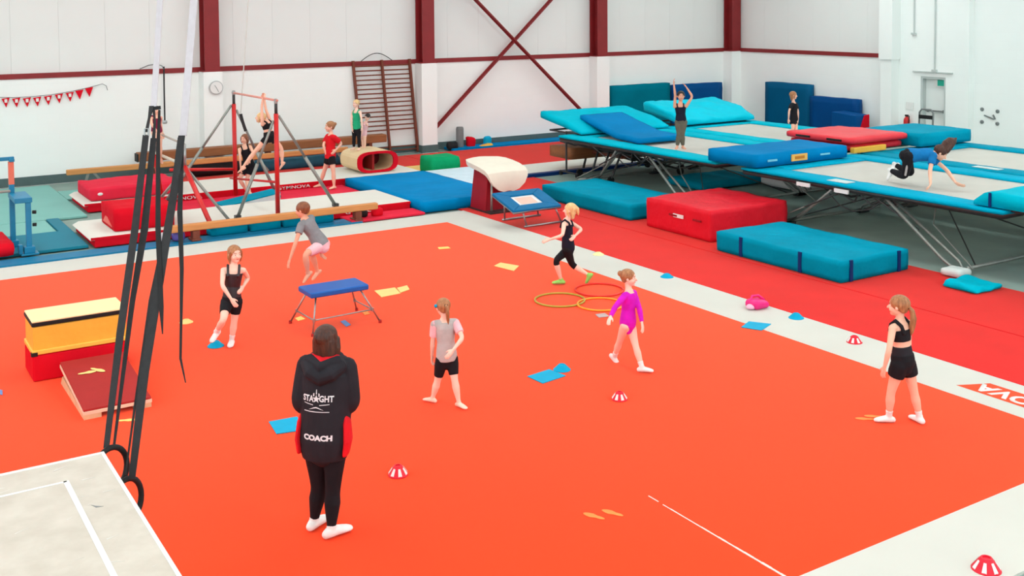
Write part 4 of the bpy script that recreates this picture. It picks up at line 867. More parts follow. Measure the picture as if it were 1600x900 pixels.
strap('rear_strap', [pp(196, 742, RD+.03), pp(210, 640, 6.0), pp(238, 470, 6.15), pp(268, 330, 6.35), pp(283, 215, 6.58)], [.008, .012, .04, .04, .04], G['strap_black'], r2)
strap('loose_tail', [pp(285, 216, 6.6), pp(281, 330, 6.3), pp(284, 420, 6.2), pp(283, 500, 6.1), pp(282, 560, 6.05), pp(290, 598, 6.0)], [.02, .03, .022, .014, .012, .004], G['black'], r2)
# spotting rope and hanging belt in front of the wall
sr = empty('spotting_rope', at(374, 185, y=3.4), 'pale rope hanging beside the high bar with a dark belt', 'rope')
pa = at(388, 0, y=3.6); pb_ = at(376, 178, y=3.4)
MB().tube([pb_, pa, ext_up(pb_, pa, ZC)], .011).build('rope', mat('rope', (206, 204, 198), .7, .2), sr)
strap('belt', [pb_, at(379, 190, y=3.4), at(384, 205, y=3.35)], .06, G['strap_black'], sr)
hk = empty('hanging_belt', at(258, 130, y=8.7), 'dark strap with a buckle hanging from a hook on the rail', 'strap')
strap('strap', [at(256, 104, y=8.7), at(256.5, 140, y=8.7), at(257.5, 188, y=8.7)], .035, G['strap_black'], hk)
MB().tube([at(218, 108, y=8.8), at(232, 102, y=8.8), at(245, 100, y=8.8), at(253, 103, y=8.75), at(256, 108, y=8.7)], .012).build('hook', G['grey_plastic'], hk)
MB().lathe(at(257.5, 191, y=8.7), [(.05, -.03), (.06, 0), (.05, .04)], 12).build('buckle', G['steel'], hk)
# ------------------------------------------------------------------ people
FH = Vector((FW.x, FW.y, 0)).normalized(); RH = Vector((FH.y, -FH.x, 0))
ZUP = Vector((0, 0, 1))
def dirv(a): a = math.radians(a); return FH*math.cos(a)+RH*math.sin(a)      # 0 away from camera, 90 image right
def sweep(mb, pts, ra, rb=None, side=None, n=14, cap=(True, True)):
    pts = [Vector(p) for p in pts]; rb = rb or ra
    k = len(pts); rings = []; prev = None
    for i in range(k):
        t = (pts[min(i+1, k-1)]-pts[max(i-1, 0)]).normalized()
        if side is not None:
            a = (side[i] if isinstance(side, list) else side)
        else: a = prev if prev is not None else t.orthogonal()
        a = a-t*a.dot(t); a = a.normalized() if a.length > 1e-5 else t.orthogonal().normalized(); prev = a
        rings.append((pts[i], a, t.cross(a), ra[i], rb[i], t))
    full = []
    if cap[0]:
        p, a, b, x, y, t = rings[0]; r = min(x, y)
        for h, s in ((.92, .38), (.6, .8)): full.append((p-t*r*h, a, b, x*s, y*s, t))
    full += rings
    if cap[1]:
        p, a, b, x, y, t = rings[-1]; r = min(x, y)
        for h, s in ((.6, .8), (.92, .38)): full.append((p+t*r*h, a, b, x*s, y*s, t))
    vs = []
    for p, a, b, x, y, t in full:
        for j in range(n):
            an = 2*math.pi*j/n; vs.append(p+a*x*math.cos(an)+b*y*math.sin(an))
    m = len(full); fs = [(i*n+j, i*n+(j+1) % n, (i+1)*n+(j+1) % n, (i+1)*n+j) for i in range(m-1) for j in range(n)]
    fs += [list(range(n))[::-1], [(m-1)*n+j for j in range(n)]]
    mb.add(vs, fs)
def ell(mb, c, ax, ay, az, n=16, k=10):
    q = MB().sphere((0, 0, 0), 1, n, k); mb.add([c+ax*v.x+ay*v.y+az*v.z for v in q.v], q.f)
def bake(mb, name, m, parent, voxel, smooth=3):
    o0 = org(parent); me = mb.mesh(name, o0); o = bpy.data.objects.new(name, me); COL.objects.link(o)
    r = o.modifiers.new('r', 'REMESH'); r.mode = 'VOXEL'; r.voxel_size = voxel; r.adaptivity = 0
    if smooth: s = o.modifiers.new('s', 'SMOOTH'); s.factor = .5; s.iterations = smooth
    dg = bpy.context.evaluated_depsgraph_get(); me2 = bpy.data.meshes.new_from_object(o.evaluated_get(dg))
    bpy.data.objects.remove(o, do_unlink=True); bpy.data.meshes.remove(me); me2.name = name
    return link(name, me2, m, parent, True)
SEC = [(-.16, .050, .050), (-.06, .078, .068), (.08, .085, .072), (.25, .079, .066), (.45, .069, .058), (.65, .077, .062), (.82, .086, .062), (.94, .080, .052), (1.0, .052, .042)]
def sec(t):
    t = max(SEC[0][0], min(SEC[-1][0], t))
    for a, b in zip(SEC, SEC[1:]):
        if a[0] <= t <= b[0]: u = (t-a[0])/(b[0]-a[0]); return a[1]+(b[1]-a[1])*u, a[2]+(b[2]-a[2])*u
def smat(name, rgb): return mat('skin_'+name, rgb, .55, .35, var=.03, scale=12)
def hmat(name, rgb, rgb2): return mat('hair_'+name, rgb, .45, .4, var=.2, scale=18, rgb2=rgb2, stretch=(3, 3, .6), bump=.4, bscale=30)
def cmat(name, rgb, **k): return mat('cloth_'+name, rgb, .8, .2, var=.1, scale=10, bump=.12, bscale=25, **k)
SKIN = smat('fair', (240, 186, 160)); SKIN2 = smat('warm', (226, 164, 136)); SKIN3 = smat('pale', (246, 202, 182))
H_BLONDE = hmat('blonde', (238, 206, 150), (206, 160, 104)); H_BROWN = hmat('brown', (150, 92, 58), (104, 60, 38)); H_DARK = hmat('dark', (84, 44, 28), (48, 24, 16)); H_LIGHT = hmat('light', (186, 130, 86), (140, 90, 56)); H_BLACK = hmat('black', (44, 32, 28), (24, 18, 16))
C_BLACK = cmat('black', (26, 25, 30)); C_NAVY = cmat('navy', (26, 26, 44)); C_CHAR = cmat('charcoal', (40, 38, 44)); C_GREY = cmat('grey', (136, 138, 142)); C_LGREY = cmat('light_grey', (188, 182, 180))
C_PINK = cmat('pink', (246, 196, 204)); C_MAG = cmat('magenta', (216, 22, 200)); C_RED = cmat('red', (226, 24, 36)); C_GREEN = cmat('green', (36, 170, 120)); C_BLUE = cmat('blue', (10, 116, 180)); C_WHITE = cmat('white', (240, 238, 236)); C_LIME = cmat('lime', (150, 220, 110)); C_OLIVE = cmat('olive', (104, 98, 84)); C_PLUM = cmat('plum', (130, 20, 62)); C_SOLE = cmat('sole', (40, 36, 36))
EYEW = mat('eye_white', (240, 238, 234), .3, .5, var=.01); EYED = mat('eye_dark', (50, 34, 26), .3, .5, var=.05); LIP = mat('lip', (206, 104, 98), .5, .4, var=.05); BROW = mat('brow', (120, 80, 54), .8, .2)
class Person: pass
INFO = []
def person(label, H, foot, neck, pelvis, head, tface, hface, look, arms, legs, garments=(), hair=None, hairmat=None, skin=SKIN, vox=.0055, pitch=0, adult=False, bulk=1., roll=0, root=None, hscale=1., thin=1.):
    R0 = Vector(root) if root is not None else at(foot[0], foot[1], z=foot[2]); D0 = (R0-CAM).dot(FW)
    e = empty('person', R0, label, 'person', 'people in the gym'); p = Person(); p.e = e; p.H = H
    def J(s, par=None, L=None):
        px, py = s[0], s[1]; md = s[2] if len(s) > 2 else 0.0; r = ray(px, py)
        if isinstance(md, tuple): return at(px, py, z=md[1])
        if md in ('+', '-') and par is not None:
            o = CAM-par; a = r.dot(r); b = 2*o.dot(r); c = o.dot(o)-L*L; ds = b*b-4*a*c
            if ds <= 0: return CAM+r*(-b/(2*a))
            q = math.sqrt(ds); return CAM+r*((-b+q)/(2*a) if md == '+' else (-b-q)/(2*a))
        return CAM+r*(D0+(0 if md in ('+', '-') else md))
    N, P = J(neck), J(pelvis); A = dirv(tface+90); Ah = dirv(hface+90); U = (N-P).normalized()
    A = (A-U*A.dot(U)).normalized(); Ah = (Ah-U*Ah.dot(U)*.5).normalized(); Fv = U.cross(A)   # chest forward
    if Fv.dot(dirv(tface)) < 0: Fv = -Fv
    TL = (N-P).length; sp = lambda t: P+(N-P)*t
    side = lambda t: (Ah*(1-max(0, min(1, t)))+A*max(0, min(1, t))).normalized()
    S = {'R': N+A*.092*H*bulk-U*.028*H, 'L': N-A*.092*H*bulk-U*.028*H}; HP = {'R': P+Ah*.046*H*bulk-U*.01*H, 'L': P-Ah*.046*H*bulk-U*.01*H}
    UA, FA, TH, SH = (.172*H, .14*H, .235*H, .225*H) if not adult else (.178*H, .147*H, .245*H, .238*H)
    jt = {}
    for k in 'RL':
        el, wr = arms[k][0], arms[k][1]; E_ = J(el, S[k], UA); W_ = J(wr, E_, FA); jt['A'+k] = (S[k], E_, W_)
        kn, an = legs[k][0], legs[k][1]
        if len(kn) > 2 and kn[2] == '=':        # straight standing leg: knee a little in front of the hip-ankle line
            N_ = J(an); m_ = HP[k].lerp(N_, .52)+dirv(legs[k][2])*.012*H; r = ray(kn[0], kn[1]); K_ = CAM+r*((m_-CAM).dot(FW))
        else: K_ = J(kn, HP[k], TH); N_ = J(an, K_, SH)
        jt['L'+k] = (HP[k], K_, N_)
    b = MB(); tw = thin
    # torso, neck
    ts = [s[0] for s in SEC]
    def torso(mb, t0, t1, inf=0., cap=(True, True), sc=1.):
        tt = [t0]+[t for t in ts if t0 < t < t1]+[t1]
        sweep(mb, [sp(t) for t in tt], [sec(t)[0]*H*bulk*sc+inf for t in tt], [sec(t)[1]*H*bulk*sc+inf for t in tt], [side(t) for t in tt], 20, cap)
    torso(b, -.10, 1.0)
    hh = H/(6.1 if not adult else 7.3)*.5*hscale
    C = J(head); lk = dirv(look); pr = math.radians(pitch); hf = lk*math.cos(pr)+ZUP*math.sin(pr); hr = lk.cross(ZUP).normalized()
    if roll: hr = (Matrix.Rotation(math.radians(roll), 3, hf) @ hr)
    hu = hr.cross(hf).normalized(); Hd = lambda x, u, f: C+(hr*x+hu*u+hf*f)*hh
    sweep(b, [N-U*.02*H, N.lerp(Hd(0, -.4, -.2), .5), Hd(0, -.35, -.15)], [.040*H, .031*H, .033*H])
    ell(b, Hd(0, .22, -.12), hr*.72*hh, hf*.88*hh, hu*.76*hh); ell(b, Hd(0, -.22, .12), hr*.60*hh, hf*.66*hh, hu*.70*hh)
    ell(b, Hd(0, -.70, .40), hr*.30*hh, hf*.30*hh, hu*.24*hh)
    for s_ in (1, -1):
        ell(b, Hd(s_*.70, -.08, -.08), hr*.11*hh, hf*.15*hh, hu*.22*hh, 8, 6); ell(b, Hd(s_*.30, -.30, .50), hr*.24*hh, hf*.22*hh, hu*.24*hh, 8, 6)
    sweep(b, [Hd(0, .06, .72), Hd(0, -.12, .84), Hd(0, -.25, .90)], [.06*hh, .09*hh, .12*hh], n=8)
    def limb(mb, pts, rad, fr0=0., fr1=2., inf=0., cap=(True, True), n=14):
        """rad: list of (fraction 0..2, radius)"""
        def pos(f):
            if abs(f-1) < .22: t_ = (f-.78)/.44; a_, c_ = pts[0].lerp(pts[1], .78), pts[1].lerp(pts[2], .22); return a_*(1-t_)**2+pts[1]*2*t_*(1-t_)+c_*t_*t_
            return pts[0].lerp(pts[1], f) if f <= 1 else pts[1].lerp(pts[2], f-1)
        def rr(f):
            for a_, b_ in zip(rad, rad[1:]):
                if a_[0] <= f <= b_[0]: return a_[1]+(b_[1]-a_[1])*(f-a_[0])/(b_[0]-a_[0])
            return rad[-1][1]
        ff = sorted(set([fr0, fr1]+[q for q in [q[0] for q in rad]+[.78, .9, 1.06, 1.18] if fr0+.03 < q < fr1-.03]))
        sweep(mb, [pos(f) for f in ff], [rr(f)*H*tw+inf for f in ff], n=n, cap=cap)
    ARM = [(0, .0275), (.35, .0265), (.8, .0215), (1, .0205), (1.25, .0215), (1.6, .0175), (2, .0135)]
    LEG = [(0, .050), (.25, .050), (.7, .038), (1, .032), (1.12, .0315), (1.35, .0345), (1.6, .028), (1.88, .0195), (2, .020)]
    if adult: ARM = [(f, r*.95) for f, r in ARM]
    FT = {}
    def foot_shape(mb, k, inf=0.):
        an = jt['L'+k][2]; fd = dirv(legs[k][2]); pt = math.radians(legs[k][3] if len(legs[k]) > 3 else 0)
        fv = fd*math.cos(pt)-ZUP*math.sin(pt); up = ZUP*math.cos(pt)+fd*math.sin(pt); sd = fd.cross(ZUP)
        q = lambda f, u: an+fv*f*H+up*u*H
        sweep(mb, [q(-.028, -.022), q(-.01, -.016), q(.025, -.017), q(.062, -.022), q(.088, -.026), q(.099, -.028)], [r*H+inf for r in (.020, .024, .025, .028, .026, .018)], [r*H+inf for r in (.018, .024, .021, .015, .011, .009)], sd, 14)
        sweep(mb, [q(0, -.018), q(0, .01)], [.021*H+inf, .020*H+inf], n=12)
    def hand(mb, k):
        W_ = jt['A'+k][2]; fa = (W_-jt['A'+k][1]).normalized(); dv = fa
        if len(arms[k]) > 2: dv = (J(arms[k][2], W_, .06*H)-W_).normalized()
        pn = (sp(.2)-W_); pn = pn-dv*pn.dot(dv); pn = pn.normalized() if pn.length > 1e-4 else dv.orthogonal().normalized()
        sd = dv.cross(pn).normalized()
        if sd.dot(Fv) < 0: sd = -sd
        L = .104*H; c = lambda l, s_, n_: W_+dv*l*L+sd*s_*L+pn*n_*L
        sweep(mb, [c(-.02, 0, 0), c(.12, 0, 0), c(.3, 0, .01), c(.48, 0, .02)], [.125*L, .17*L, .205*L, .20*L], [.105*L, .10*L, .095*L, .08*L], sd, 12)
        for s_, ln in ((.15, .43), (.05, .50), (-.05, .46), (-.145, .36)):
            sweep(mb, [c(.46, s_, .02), c(.46+ln*.45, s_*1.12, .05), c(.46+ln*.8, s_*1.15, .13), c(.46+ln*.95, s_*1.12, .20)], [.058*L, .055*L, .052*L, .048*L], n=8)
        sweep(mb, [c(.10, .14, .02), c(.26, .27, .06), c(.42, .33, .11), c(.52, .33, .15)], [.075*L, .066*L, .058*L, .05*L], n=8)
    for k in 'RL':
        sweep(b, [N-U*.02*H, S[k]], [.030*H*bulk, .030*H*bulk], n=12)
        limb(b, jt['A'+k], ARM); hand(b, k)
        sweep(b, [P+U*.02*H, HP[k]], [.055*H*bulk, .052*H*bulk], n=12)
        limb(b, jt['L'+k], LEG); foot_shape(b, k)
    body = bake(b, 'body', skin, e, vox, 3); p.body = body
    # face
    for s_ in (1, -1):
        q = MB(); ell(q, Hd(s_*.27, .02, .605), hr*.12*hh, hf*.085*hh, hu*.075*hh, 8, 6); ey = q.build('eye', EYEW, e, smooth=True)
        q = MB(); ell(q, Hd(s_*.27, .02, .655), hr*.06*hh, hf*.045*hh, hu*.062*hh, 8, 6); q.build('iris', EYED, ey, smooth=True)
        MB().tube([Hd(s_*.14, .20, .725), Hd(s_*.28, .245, .675), Hd(s_*.42, .20, .585)], .03*hh, 6).build('eyebrow', BROW, e, smooth=True)
    q = MB(); ell(q, Hd(0, -.50, .695), hr*.17*hh, hf*.06*hh, hu*.055*hh, 10, 6); q.build('mouth', LIP, e, smooth=True)
    # hair
    if hair:
        q = MB(); ell(q, Hd(0, .27, -.20), hr*.80*hh, hf*.93*hh, hu*.80*hh)
        if hair == 'bob':
            sweep(q, [Hd(0, .45, -.3), Hd(0, 0, -.38), Hd(.02, -.5, -.42), Hd(.04, -1.0, -.44), Hd(.05, -1.32, -.44)], [.72*hh, .84*hh, .86*hh, .84*hh, .74*hh], [.62*hh, .66*hh, .58*hh, .50*hh, .40*hh], hr)
            sweep(q, [Hd(.75, .1, .1), Hd(.84, -.5, .0), Hd(.86, -1.3, -.05)], [.18*hh, .2*hh, .1*hh], n=8)
        if hair in ('short', 'bun', 'pony', 'tail', 'fly'):
            ell(q, Hd(0, -.12, -.52), hr*.62*hh, hf*.42*hh, hu*.5*hh)
        if hair == 'bun': ell(q, Hd(0, .45, -1.08), hr*.34*hh, hf*.30*hh, hu*.34*hh)
        if hair == 'loose':
            sweep(q, [Hd(0, .1, -.45), Hd(0, -.5, -.5), Hd(0, -1.1, -.48)], [.76*hh, .74*hh, .5*hh], [.46*hh, .4*hh, .24*hh], hr)
            for s_ in (1, -1): sweep(q, [Hd(s_*.66, .3, .25), Hd(s_*.78, -.3, .1), Hd(s_*.66, -.95, .0)], [.16*hh, .18*hh, .08*hh], n=8)
        hb_ = bake(q, 'hair', hairmat, e, max(vox, .006), 2); p.hair = hb_
        q = MB()
        if hair == 'pony':
            sweep(q, [Hd(0, .30, -1.0), Hd(0, .12, -1.22), Hd(.04, -.5, -1.22), Hd(.10, -1.2, -1.05), Hd(.16, -1.75, -.95)], [.16*hh, .20*hh, .24*hh, .20*hh, .06*hh], n=10)
        if hair == 'tail':
            sweep(q, [Hd(0, .05, -.95), Hd(.06, -.3, -1.25), Hd(.12, -1.0, -1.35), Hd(.16, -1.7, -1.25), Hd(.2, -2.3, -1.15), Hd(.2, -2.6, -1.1)], [.18*hh, .24*hh, .30*hh, .28*hh, .2*hh, .06*hh], n=10)
        if hair == 'fly':
            sweep(q, [Hd(0, .5, -.8), Hd(.0, .8, -1.1), Hd(.1, 1.2, -1.3), Hd(.1, 1.3, -1.6)], [.25*hh, .45*hh, .40*hh, .12*hh], n=10)
        if q.v:
            bake(q, 'ponytail', hairmat, e, max(vox, .006), 2)
            if hair in ('pony', 'tail'):
                u_, f_ = (.30, -1.05) if hair == 'pony' else (.0, -1.0)
                MB().tube([Hd(.2*math.cos(a), u_+.12*math.sin(a), f_-.1+.1*math.cos(a*0)) for a in [math.pi*2*i/12 for i in range(12)]], .04*hh, 6, closed=True).build('hair_tie', C_BLACK, e)
    # garments
    for g in garments:
        nm, m_ = g['n'], g['m']; inf = g.get('inf', .007); q = MB()
        if 'torso' in g: torso(q, g['torso'][0], g['torso'][1], inf, (g['torso'][0] < -.08, False), g.get('sc', 1.))
        if g.get('straps'):
            for s_ in (1, -1):
                a0 = sp(g['torso'][1]-.06)
                w_ = sec(.82)[1]*H*bulk
                sweep(q, [a0+A*s_*.050*H+Fv*(w_+.0), sp(.95)+A*s_*.052*H+Fv*(w_*.72), sp(1.0)+A*s_*.054*H+U*.022*H, sp(.95)+A*s_*.050*H-Fv*(w_*.78), a0+A*s_*.044*H-Fv*(w_+.0)], [.016*H]*5, [.012*H]*5, n=10)
        if 'arms' in g:
            for k in 'RL':
                sweep(q, [N-U*.026*H, S[k]], [.033*H*bulk+inf, .031*H*bulk+inf], n=12, cap=(False, True))
                f1 = g['arms'] if not isinstance(g['arms'], dict) else g['arms'][k]
                limb(q, jt['A'+k], ARM, 0, f1, inf+g.get('ainf', 0), (True, False))
        if 'legs' in g:
            torso(q, -.11, g.get('waist', .2), inf, (True, False))
            for k in 'RL':
                sweep(q, [P+U*.02*H, HP[k]], [.055*H*bulk+inf, .053*H*bulk+inf], n=12)
                limb(q, jt['L'+k], LEG, 0, g['legs'], inf+g.get('linf', 0), (True, False))
        if 'foot' in g:
            for k in 'RL':
                q = MB(); foot_shape(q, k, inf); limb(q, jt['L'+k], LEG, 2-g['foot'], 2, inf, (False, True)); bake(q, nm, m_, e, vox, 2)
            continue
        if g.get('extra'): g['extra'](q, locals())
        o = bake(q, nm, m_, e, g.get('vox', vox), g.get('sm', 4)); setattr(p, nm, o)
    p.N, p.P, p.A, p.U, p.Fv, p.sp, p.jt, p.Hd, p.hr, p.hu, p.hf, p.hh, p.sec = N, P, A, U, Fv, sp, jt, Hd, hr, hu, hf, hh, sec
    ln = lambda a, b_: (a-b_).length/H
    p.info = {k: [round(ln(v[0], v[1]), 2), round(ln(v[1], v[2]), 2), round(v[2].z, 2)] for k, v in jt.items()}; p.info['torso'] = round(TL/H, 2)
    INFO.append((label[:44], p.info))
    return p
def g(n, m, **k): d = dict(n=n, m=m); d.update(k); return d
BV = .0085
# ---- coach, seen from behind
def hoodx(q, L):
    sp, A, U, Fv, H = L['sp'], L['A'], L['U'], L['Fv'], L['H']
    # baggy body, hem rib, hood bundle behind the neck
    sweep(q, [sp(-.18), sp(-.10), sp(.05), sp(.3), sp(.6), sp(.85), sp(.97)], [H*v for v in (.104, .113, .122, .118, .122, .126, .095)], [H*v for v in (.088, .096, .103, .100, .098, .092, .068)], A, 24, (False, True))
    sweep(q, [sp(.93)+A*.075*H+Fv*.02*H, sp(.97)+A*.078*H-Fv*.045*H, sp(.90)+A*.045*H-Fv*.088*H, sp(.85)-Fv*.094*H, sp(.90)-A*.045*H-Fv*.088*H, sp(.97)-A*.078*H-Fv*.045*H, sp(.93)-A*.075*H+Fv*.02*H], [H*v for v in (.025, .034, .036, .036, .036, .034, .025)], n=12)
    sweep(q, [sp(1.0)+A*.075*H+Fv*.02*H, sp(1.03)+A*.068*H-Fv*.05*H, sp(.98)-Fv*.095*H, sp(1.03)-A*.068*H-Fv*.05*H, sp(1.0)-A*.075*H+Fv*.02*H], [H*v for v in (.02, .026, .026, .026, .02)], n=12)
co = person('coach in a dark printed hoodie and black leggings seen from behind', 1.60, (508, 836, 0), (511, 562), (508, 690), (511, 530), 8, 8, 20,
    dict(R=((551, 628, -.02), (528, 646, '+')), L=((467, 628, -.02), (492, 646, '+'))),
    dict(R=((520, 765, '='), (518, 825, ('z', .07)), 50), L=((498, 760, '='), (491, 812, ('z', .07)), 28)),
    [g('leggings', C_BLACK, legs=1.93, waist=.3, inf=.006), g('hoodie', C_CHAR, torso=(-.1, .97), arms=1.96, inf=.02, ainf=.012, extra=hoodx, sm=5), g('shoe', C_WHITE, foot=.12, inf=.004)], 'bob', H_DARK, SKIN, .0055, adult=True, bulk=1.06)
# red hood lining and side panels
q = MB(); sp, A, U, Fv, H = co.sp, co.A, co.U, co.Fv, co.H
sweep(q, [sp(1.02)+A*.052*H-Fv*.03*H, sp(1.0)-Fv*.075*H, sp(1.02)-A*.052*H-Fv*.03*H], [.03*H, .03*H, .03*H], n=12); bake(q, 'hood_lining', C_RED, co.e, .006, 3)
for s_ in (1, -1):
    q = MB(); sweep(q, [sp(-.10)+A*s_*.108*H-Fv*.02*H, sp(.06)+A*s_*.116*H-Fv*.02*H, sp(.26)+A*s_*.110*H-Fv*.02*H, sp(.4)+A*s_*.10*H-Fv*.015*H], [.012*H, .016*H, .015*H, .008*H], [.05*H, .055*H, .045*H, .02*H], A, 14); bake(q, 'side_panel', C_RED, co.e, .006, 3)
bvh = BVHTree.FromPolygons([v.co+org(co.e) for v in co.hoodie.data.vertices], [list(f.vertices) for f in co.hoodie.data.polygons])
PW = mat('hoodie_print', (226, 226, 230), .7, .2, var=.05, scale=30)
ux, uy = A, U
def bp_(px, py): return at(px, py, d=(co.e.location-CAM).dot(FW)-.05)
text('COACH', .052, PW, co.hoodie, bp_(503, 677), ux, uy, 'coach_lettering', bold=.003, project=bvh, sx=1.16)
text('STA', .062, PW, co.hoodie, bp_(487, 617), ux, uy, 'crest_lettering', bold=.002, project=bvh, sx=.82)
text('GHT', .062, PW, co.hoodie, bp_(517, 617), ux, uy, 'crest_lettering', bold=.002, project=bvh, sx=.82)
def decal(polys, name):
    bm = bmesh.new(); P0 = bp_(501, 620); sc_ = .0049
    for poly in polys:
        vs = [bm.verts.new((x, y, 0)) for x, y in poly]; bm.faces.new(vs)
    bmesh.ops.triangulate(bm, faces=bm.faces); 
    for _ in range(2): bmesh.ops.subdivide_edges(bm, edges=bm.edges, cuts=1, use_grid_fill=True)
    nrm = ux.cross(uy)
    for v in bm.verts:
        p_ = P0+ux*v.co.x*sc_+uy*v.co.y*sc_; hit = bvh.ray_cast(p_+nrm*.5, -nrm); v.co = (hit[0] if hit[0] else p_)+nrm*.004-org(co.e)
    me = bpy.data.meshes.new(name); bm.to_mesh(me); bm.free(); return link(name, me, PW, co.hoodie)
star = [(math.sin(math.pi*i/5)*(6.4 if i % 2 == 0 else 2.7), 3+math.cos(math.pi*i/5)*(6.4 if i % 2 == 0 else 2.7)) for i in range(10)]
decal([[(0, 3), star[i], star[(i+1) % 10]] for i in range(10)]+[[(-.9, 10), (.9, 10), (.5, 17), (-.5, 17)], [(-5.2, 7), (-3.2, 7), (-3.2, 12), (-5.2, 11)], [(3.2, 7), (5.2, 7), (5.2, 11), (3.2, 12)],
       [(-20, -4.8), (-5, -6.6), (-5, -5.4), (-20, -3.8)], [(5, -6.6), (20, -4.8), (20, -3.8), (5, -5.4)], [(-12, -13.5), (-4, -9.6), (0, -8.6), (0, -10.4), (-4, -11.2)], [(12, -13.5), (4, -11.2), (0, -10.4), (0, -8.6), (4, -9.6)], [(-20, -17), (20, -16.4), (20, -15.4), (-20, -15.8)]], 'crest_emblem')
# ---- children on the orange floor
person('smiling child in a shiny black unitard stepping beside a blue cone', 1.21, (362, 541, 0), (365, 418), (362, 470), (367, 397), 165, 165, 140,
    dict(R=((347, 446, '-'), (361, 467, '-')), L=((388, 434, '+'), (380, 448, '-'))), dict(R=((349, 500, '-'), (338, 519, '+'), 200, 25), L=((366, 502, '='), (362, 532, ('z', .055)), 175)),
    [g('unitard', mat('cloth_shine', (44, 36, 44), .35, .5, var=.3, scale=14), torso=(-.1, .84), straps=True), g('shorts', C_BLACK, legs=.62, waist=.15, inf=.009), g('sock', C_WHITE, foot=.3, inf=.005)], 'loose', H_LIGHT, SKIN3, pitch=0)
person('child in a grey shirt and pink shorts jumping in mid-air', 1.22, (482, 496, 0), (476, 343), (502, 382), (472, 328), 300, 300, 285,
    dict(L=((463, 376, '-'), (453, 405, '-')), R=((488, 376, '+'), (500, 394, '+'))), dict(L=((477, 397, '-'), (481, 427, '+'), 235, 45), R=((487, 396, '+'), (496, 424, '+'), 225, 35)),
    [g('shirt', C_GREY, torso=(-.05, .97), arms=.55, inf=.012, ainf=.006), g('shorts', C_PINK, legs=.75, waist=.2, inf=.009)], 'short', H_BROWN, SKIN2, pitch=-10)
pg = person('child in a grey and white shirt walking away with a low ponytail', 1.09, (695, 634, 0), (695, 501), (698, 560), (692, 480), 348, 348, 335,
    dict(L=((676, 535, '+'), (675, 556, '+')), R=((723, 528, '-'), (708, 547, '-'))), dict(L=((684, 594, '='), (676, 622, ('z', .05)), 300), R=((710, 592, '='), (717, 629, ('z', .05)), 135)),
    [g('shirt', C_LGREY, torso=(-.05, .97), arms=.1, inf=.012), g('sleeves', C_PINK, arms=.66, inf=.011, ainf=.004), g('shorts', C_BLACK, legs=.78, waist=.15, inf=.008)], 'pony', H_LIGHT, SKIN3, pitch=-8)
q = MB(); ell(q, pg.Hd(-.86, .25, -.1), pg.hr*.16*pg.hh, pg.hf*.26*pg.hh, pg.hu*.2*pg.hh, 10, 8); q.build('hair_clip', G['rubber_blue'], pg.e, smooth=True)
rn = person('blonde child in navy leotard and green shoes running to the left', 1.18, (900, 445, 0), (885, 345), (888, 388), (890, 328), 292, 292, 285,
    dict(L=((879, 368, '-'), (859, 374, '-')), R=((909, 358, '+'), (899, 368, '-'))), dict(R=((868, 407, '-'), (877, 438, ('z', .06)), 268), L=((894, 414, '+'), (920, 430, '-'), 300, 55)),
    [g('leotard', C_NAVY, torso=(-.12, .86), straps=True), g('leggings', C_BLACK, legs=1.2, waist=.15, inf=.006), g('shoe', C_LIME, foot=.1, inf=.006)], 'loose', H_BLONDE, SKIN3)
q = MB(); sweep(q, [rn.Hd(.1, .4, -.7), rn.Hd(.35, .05, -1.0), rn.Hd(.5, -.45, -1.1), rn.Hd(.55, -.85, -1.2)], [.42*rn.hh, .40*rn.hh, .28*rn.hh, .06*rn.hh], n=12); bake(q, 'hair_lock', H_BLONDE, rn.e, .0065, 2)
person('child in a magenta long sleeved leotard walking to the right', 1.12, (985, 577, 0), (983, 456), (981, 506), (983, 434), 125, 125, 105,
    dict(R=((961, 480, '-'), (954, 495, '-')), L=((999, 482, '-'), (1003, 504, '-'))), dict(R=((968, 534, '+'), (960, 557, '+'), 120, 45), L=((993, 540, '='), (1003, 574, ('z', .055)), 100)),
    [g('leotard', C_MAG, torso=(-.14, .98), arms=1.95, inf=.006), g('sock', C_WHITE, foot=.28, inf=.005)], 'bun', H_LIGHT, SKIN3)
person('child in black crop top and shorts with a long pigtail', 1.24, (1410, 665, 0), (1406, 503), (1411, 566), (1403, 478), 325, 325, 305,
    dict(L=((1389, 548, '-'), (1382, 574, '+')), R=((1420, 545, '+'), (1416, 572, '+'))), dict(L=((1392, 612, '='), (1389, 651, ('z', .055)), 275), R=((1428, 612, '='), (1437, 652, ('z', .055)), 340)),
    [g('crop_top', C_BLACK, torso=(.55, .84), straps=True, inf=.006), g('waistband', C_CHAR, torso=(.14, .42), inf=.006), g('shorts', C_BLACK, legs=.42, waist=.22, inf=.013, linf=.006), g('sock', C_WHITE, foot=.26, inf=.005)], 'tail', H_LIGHT, SKIN)
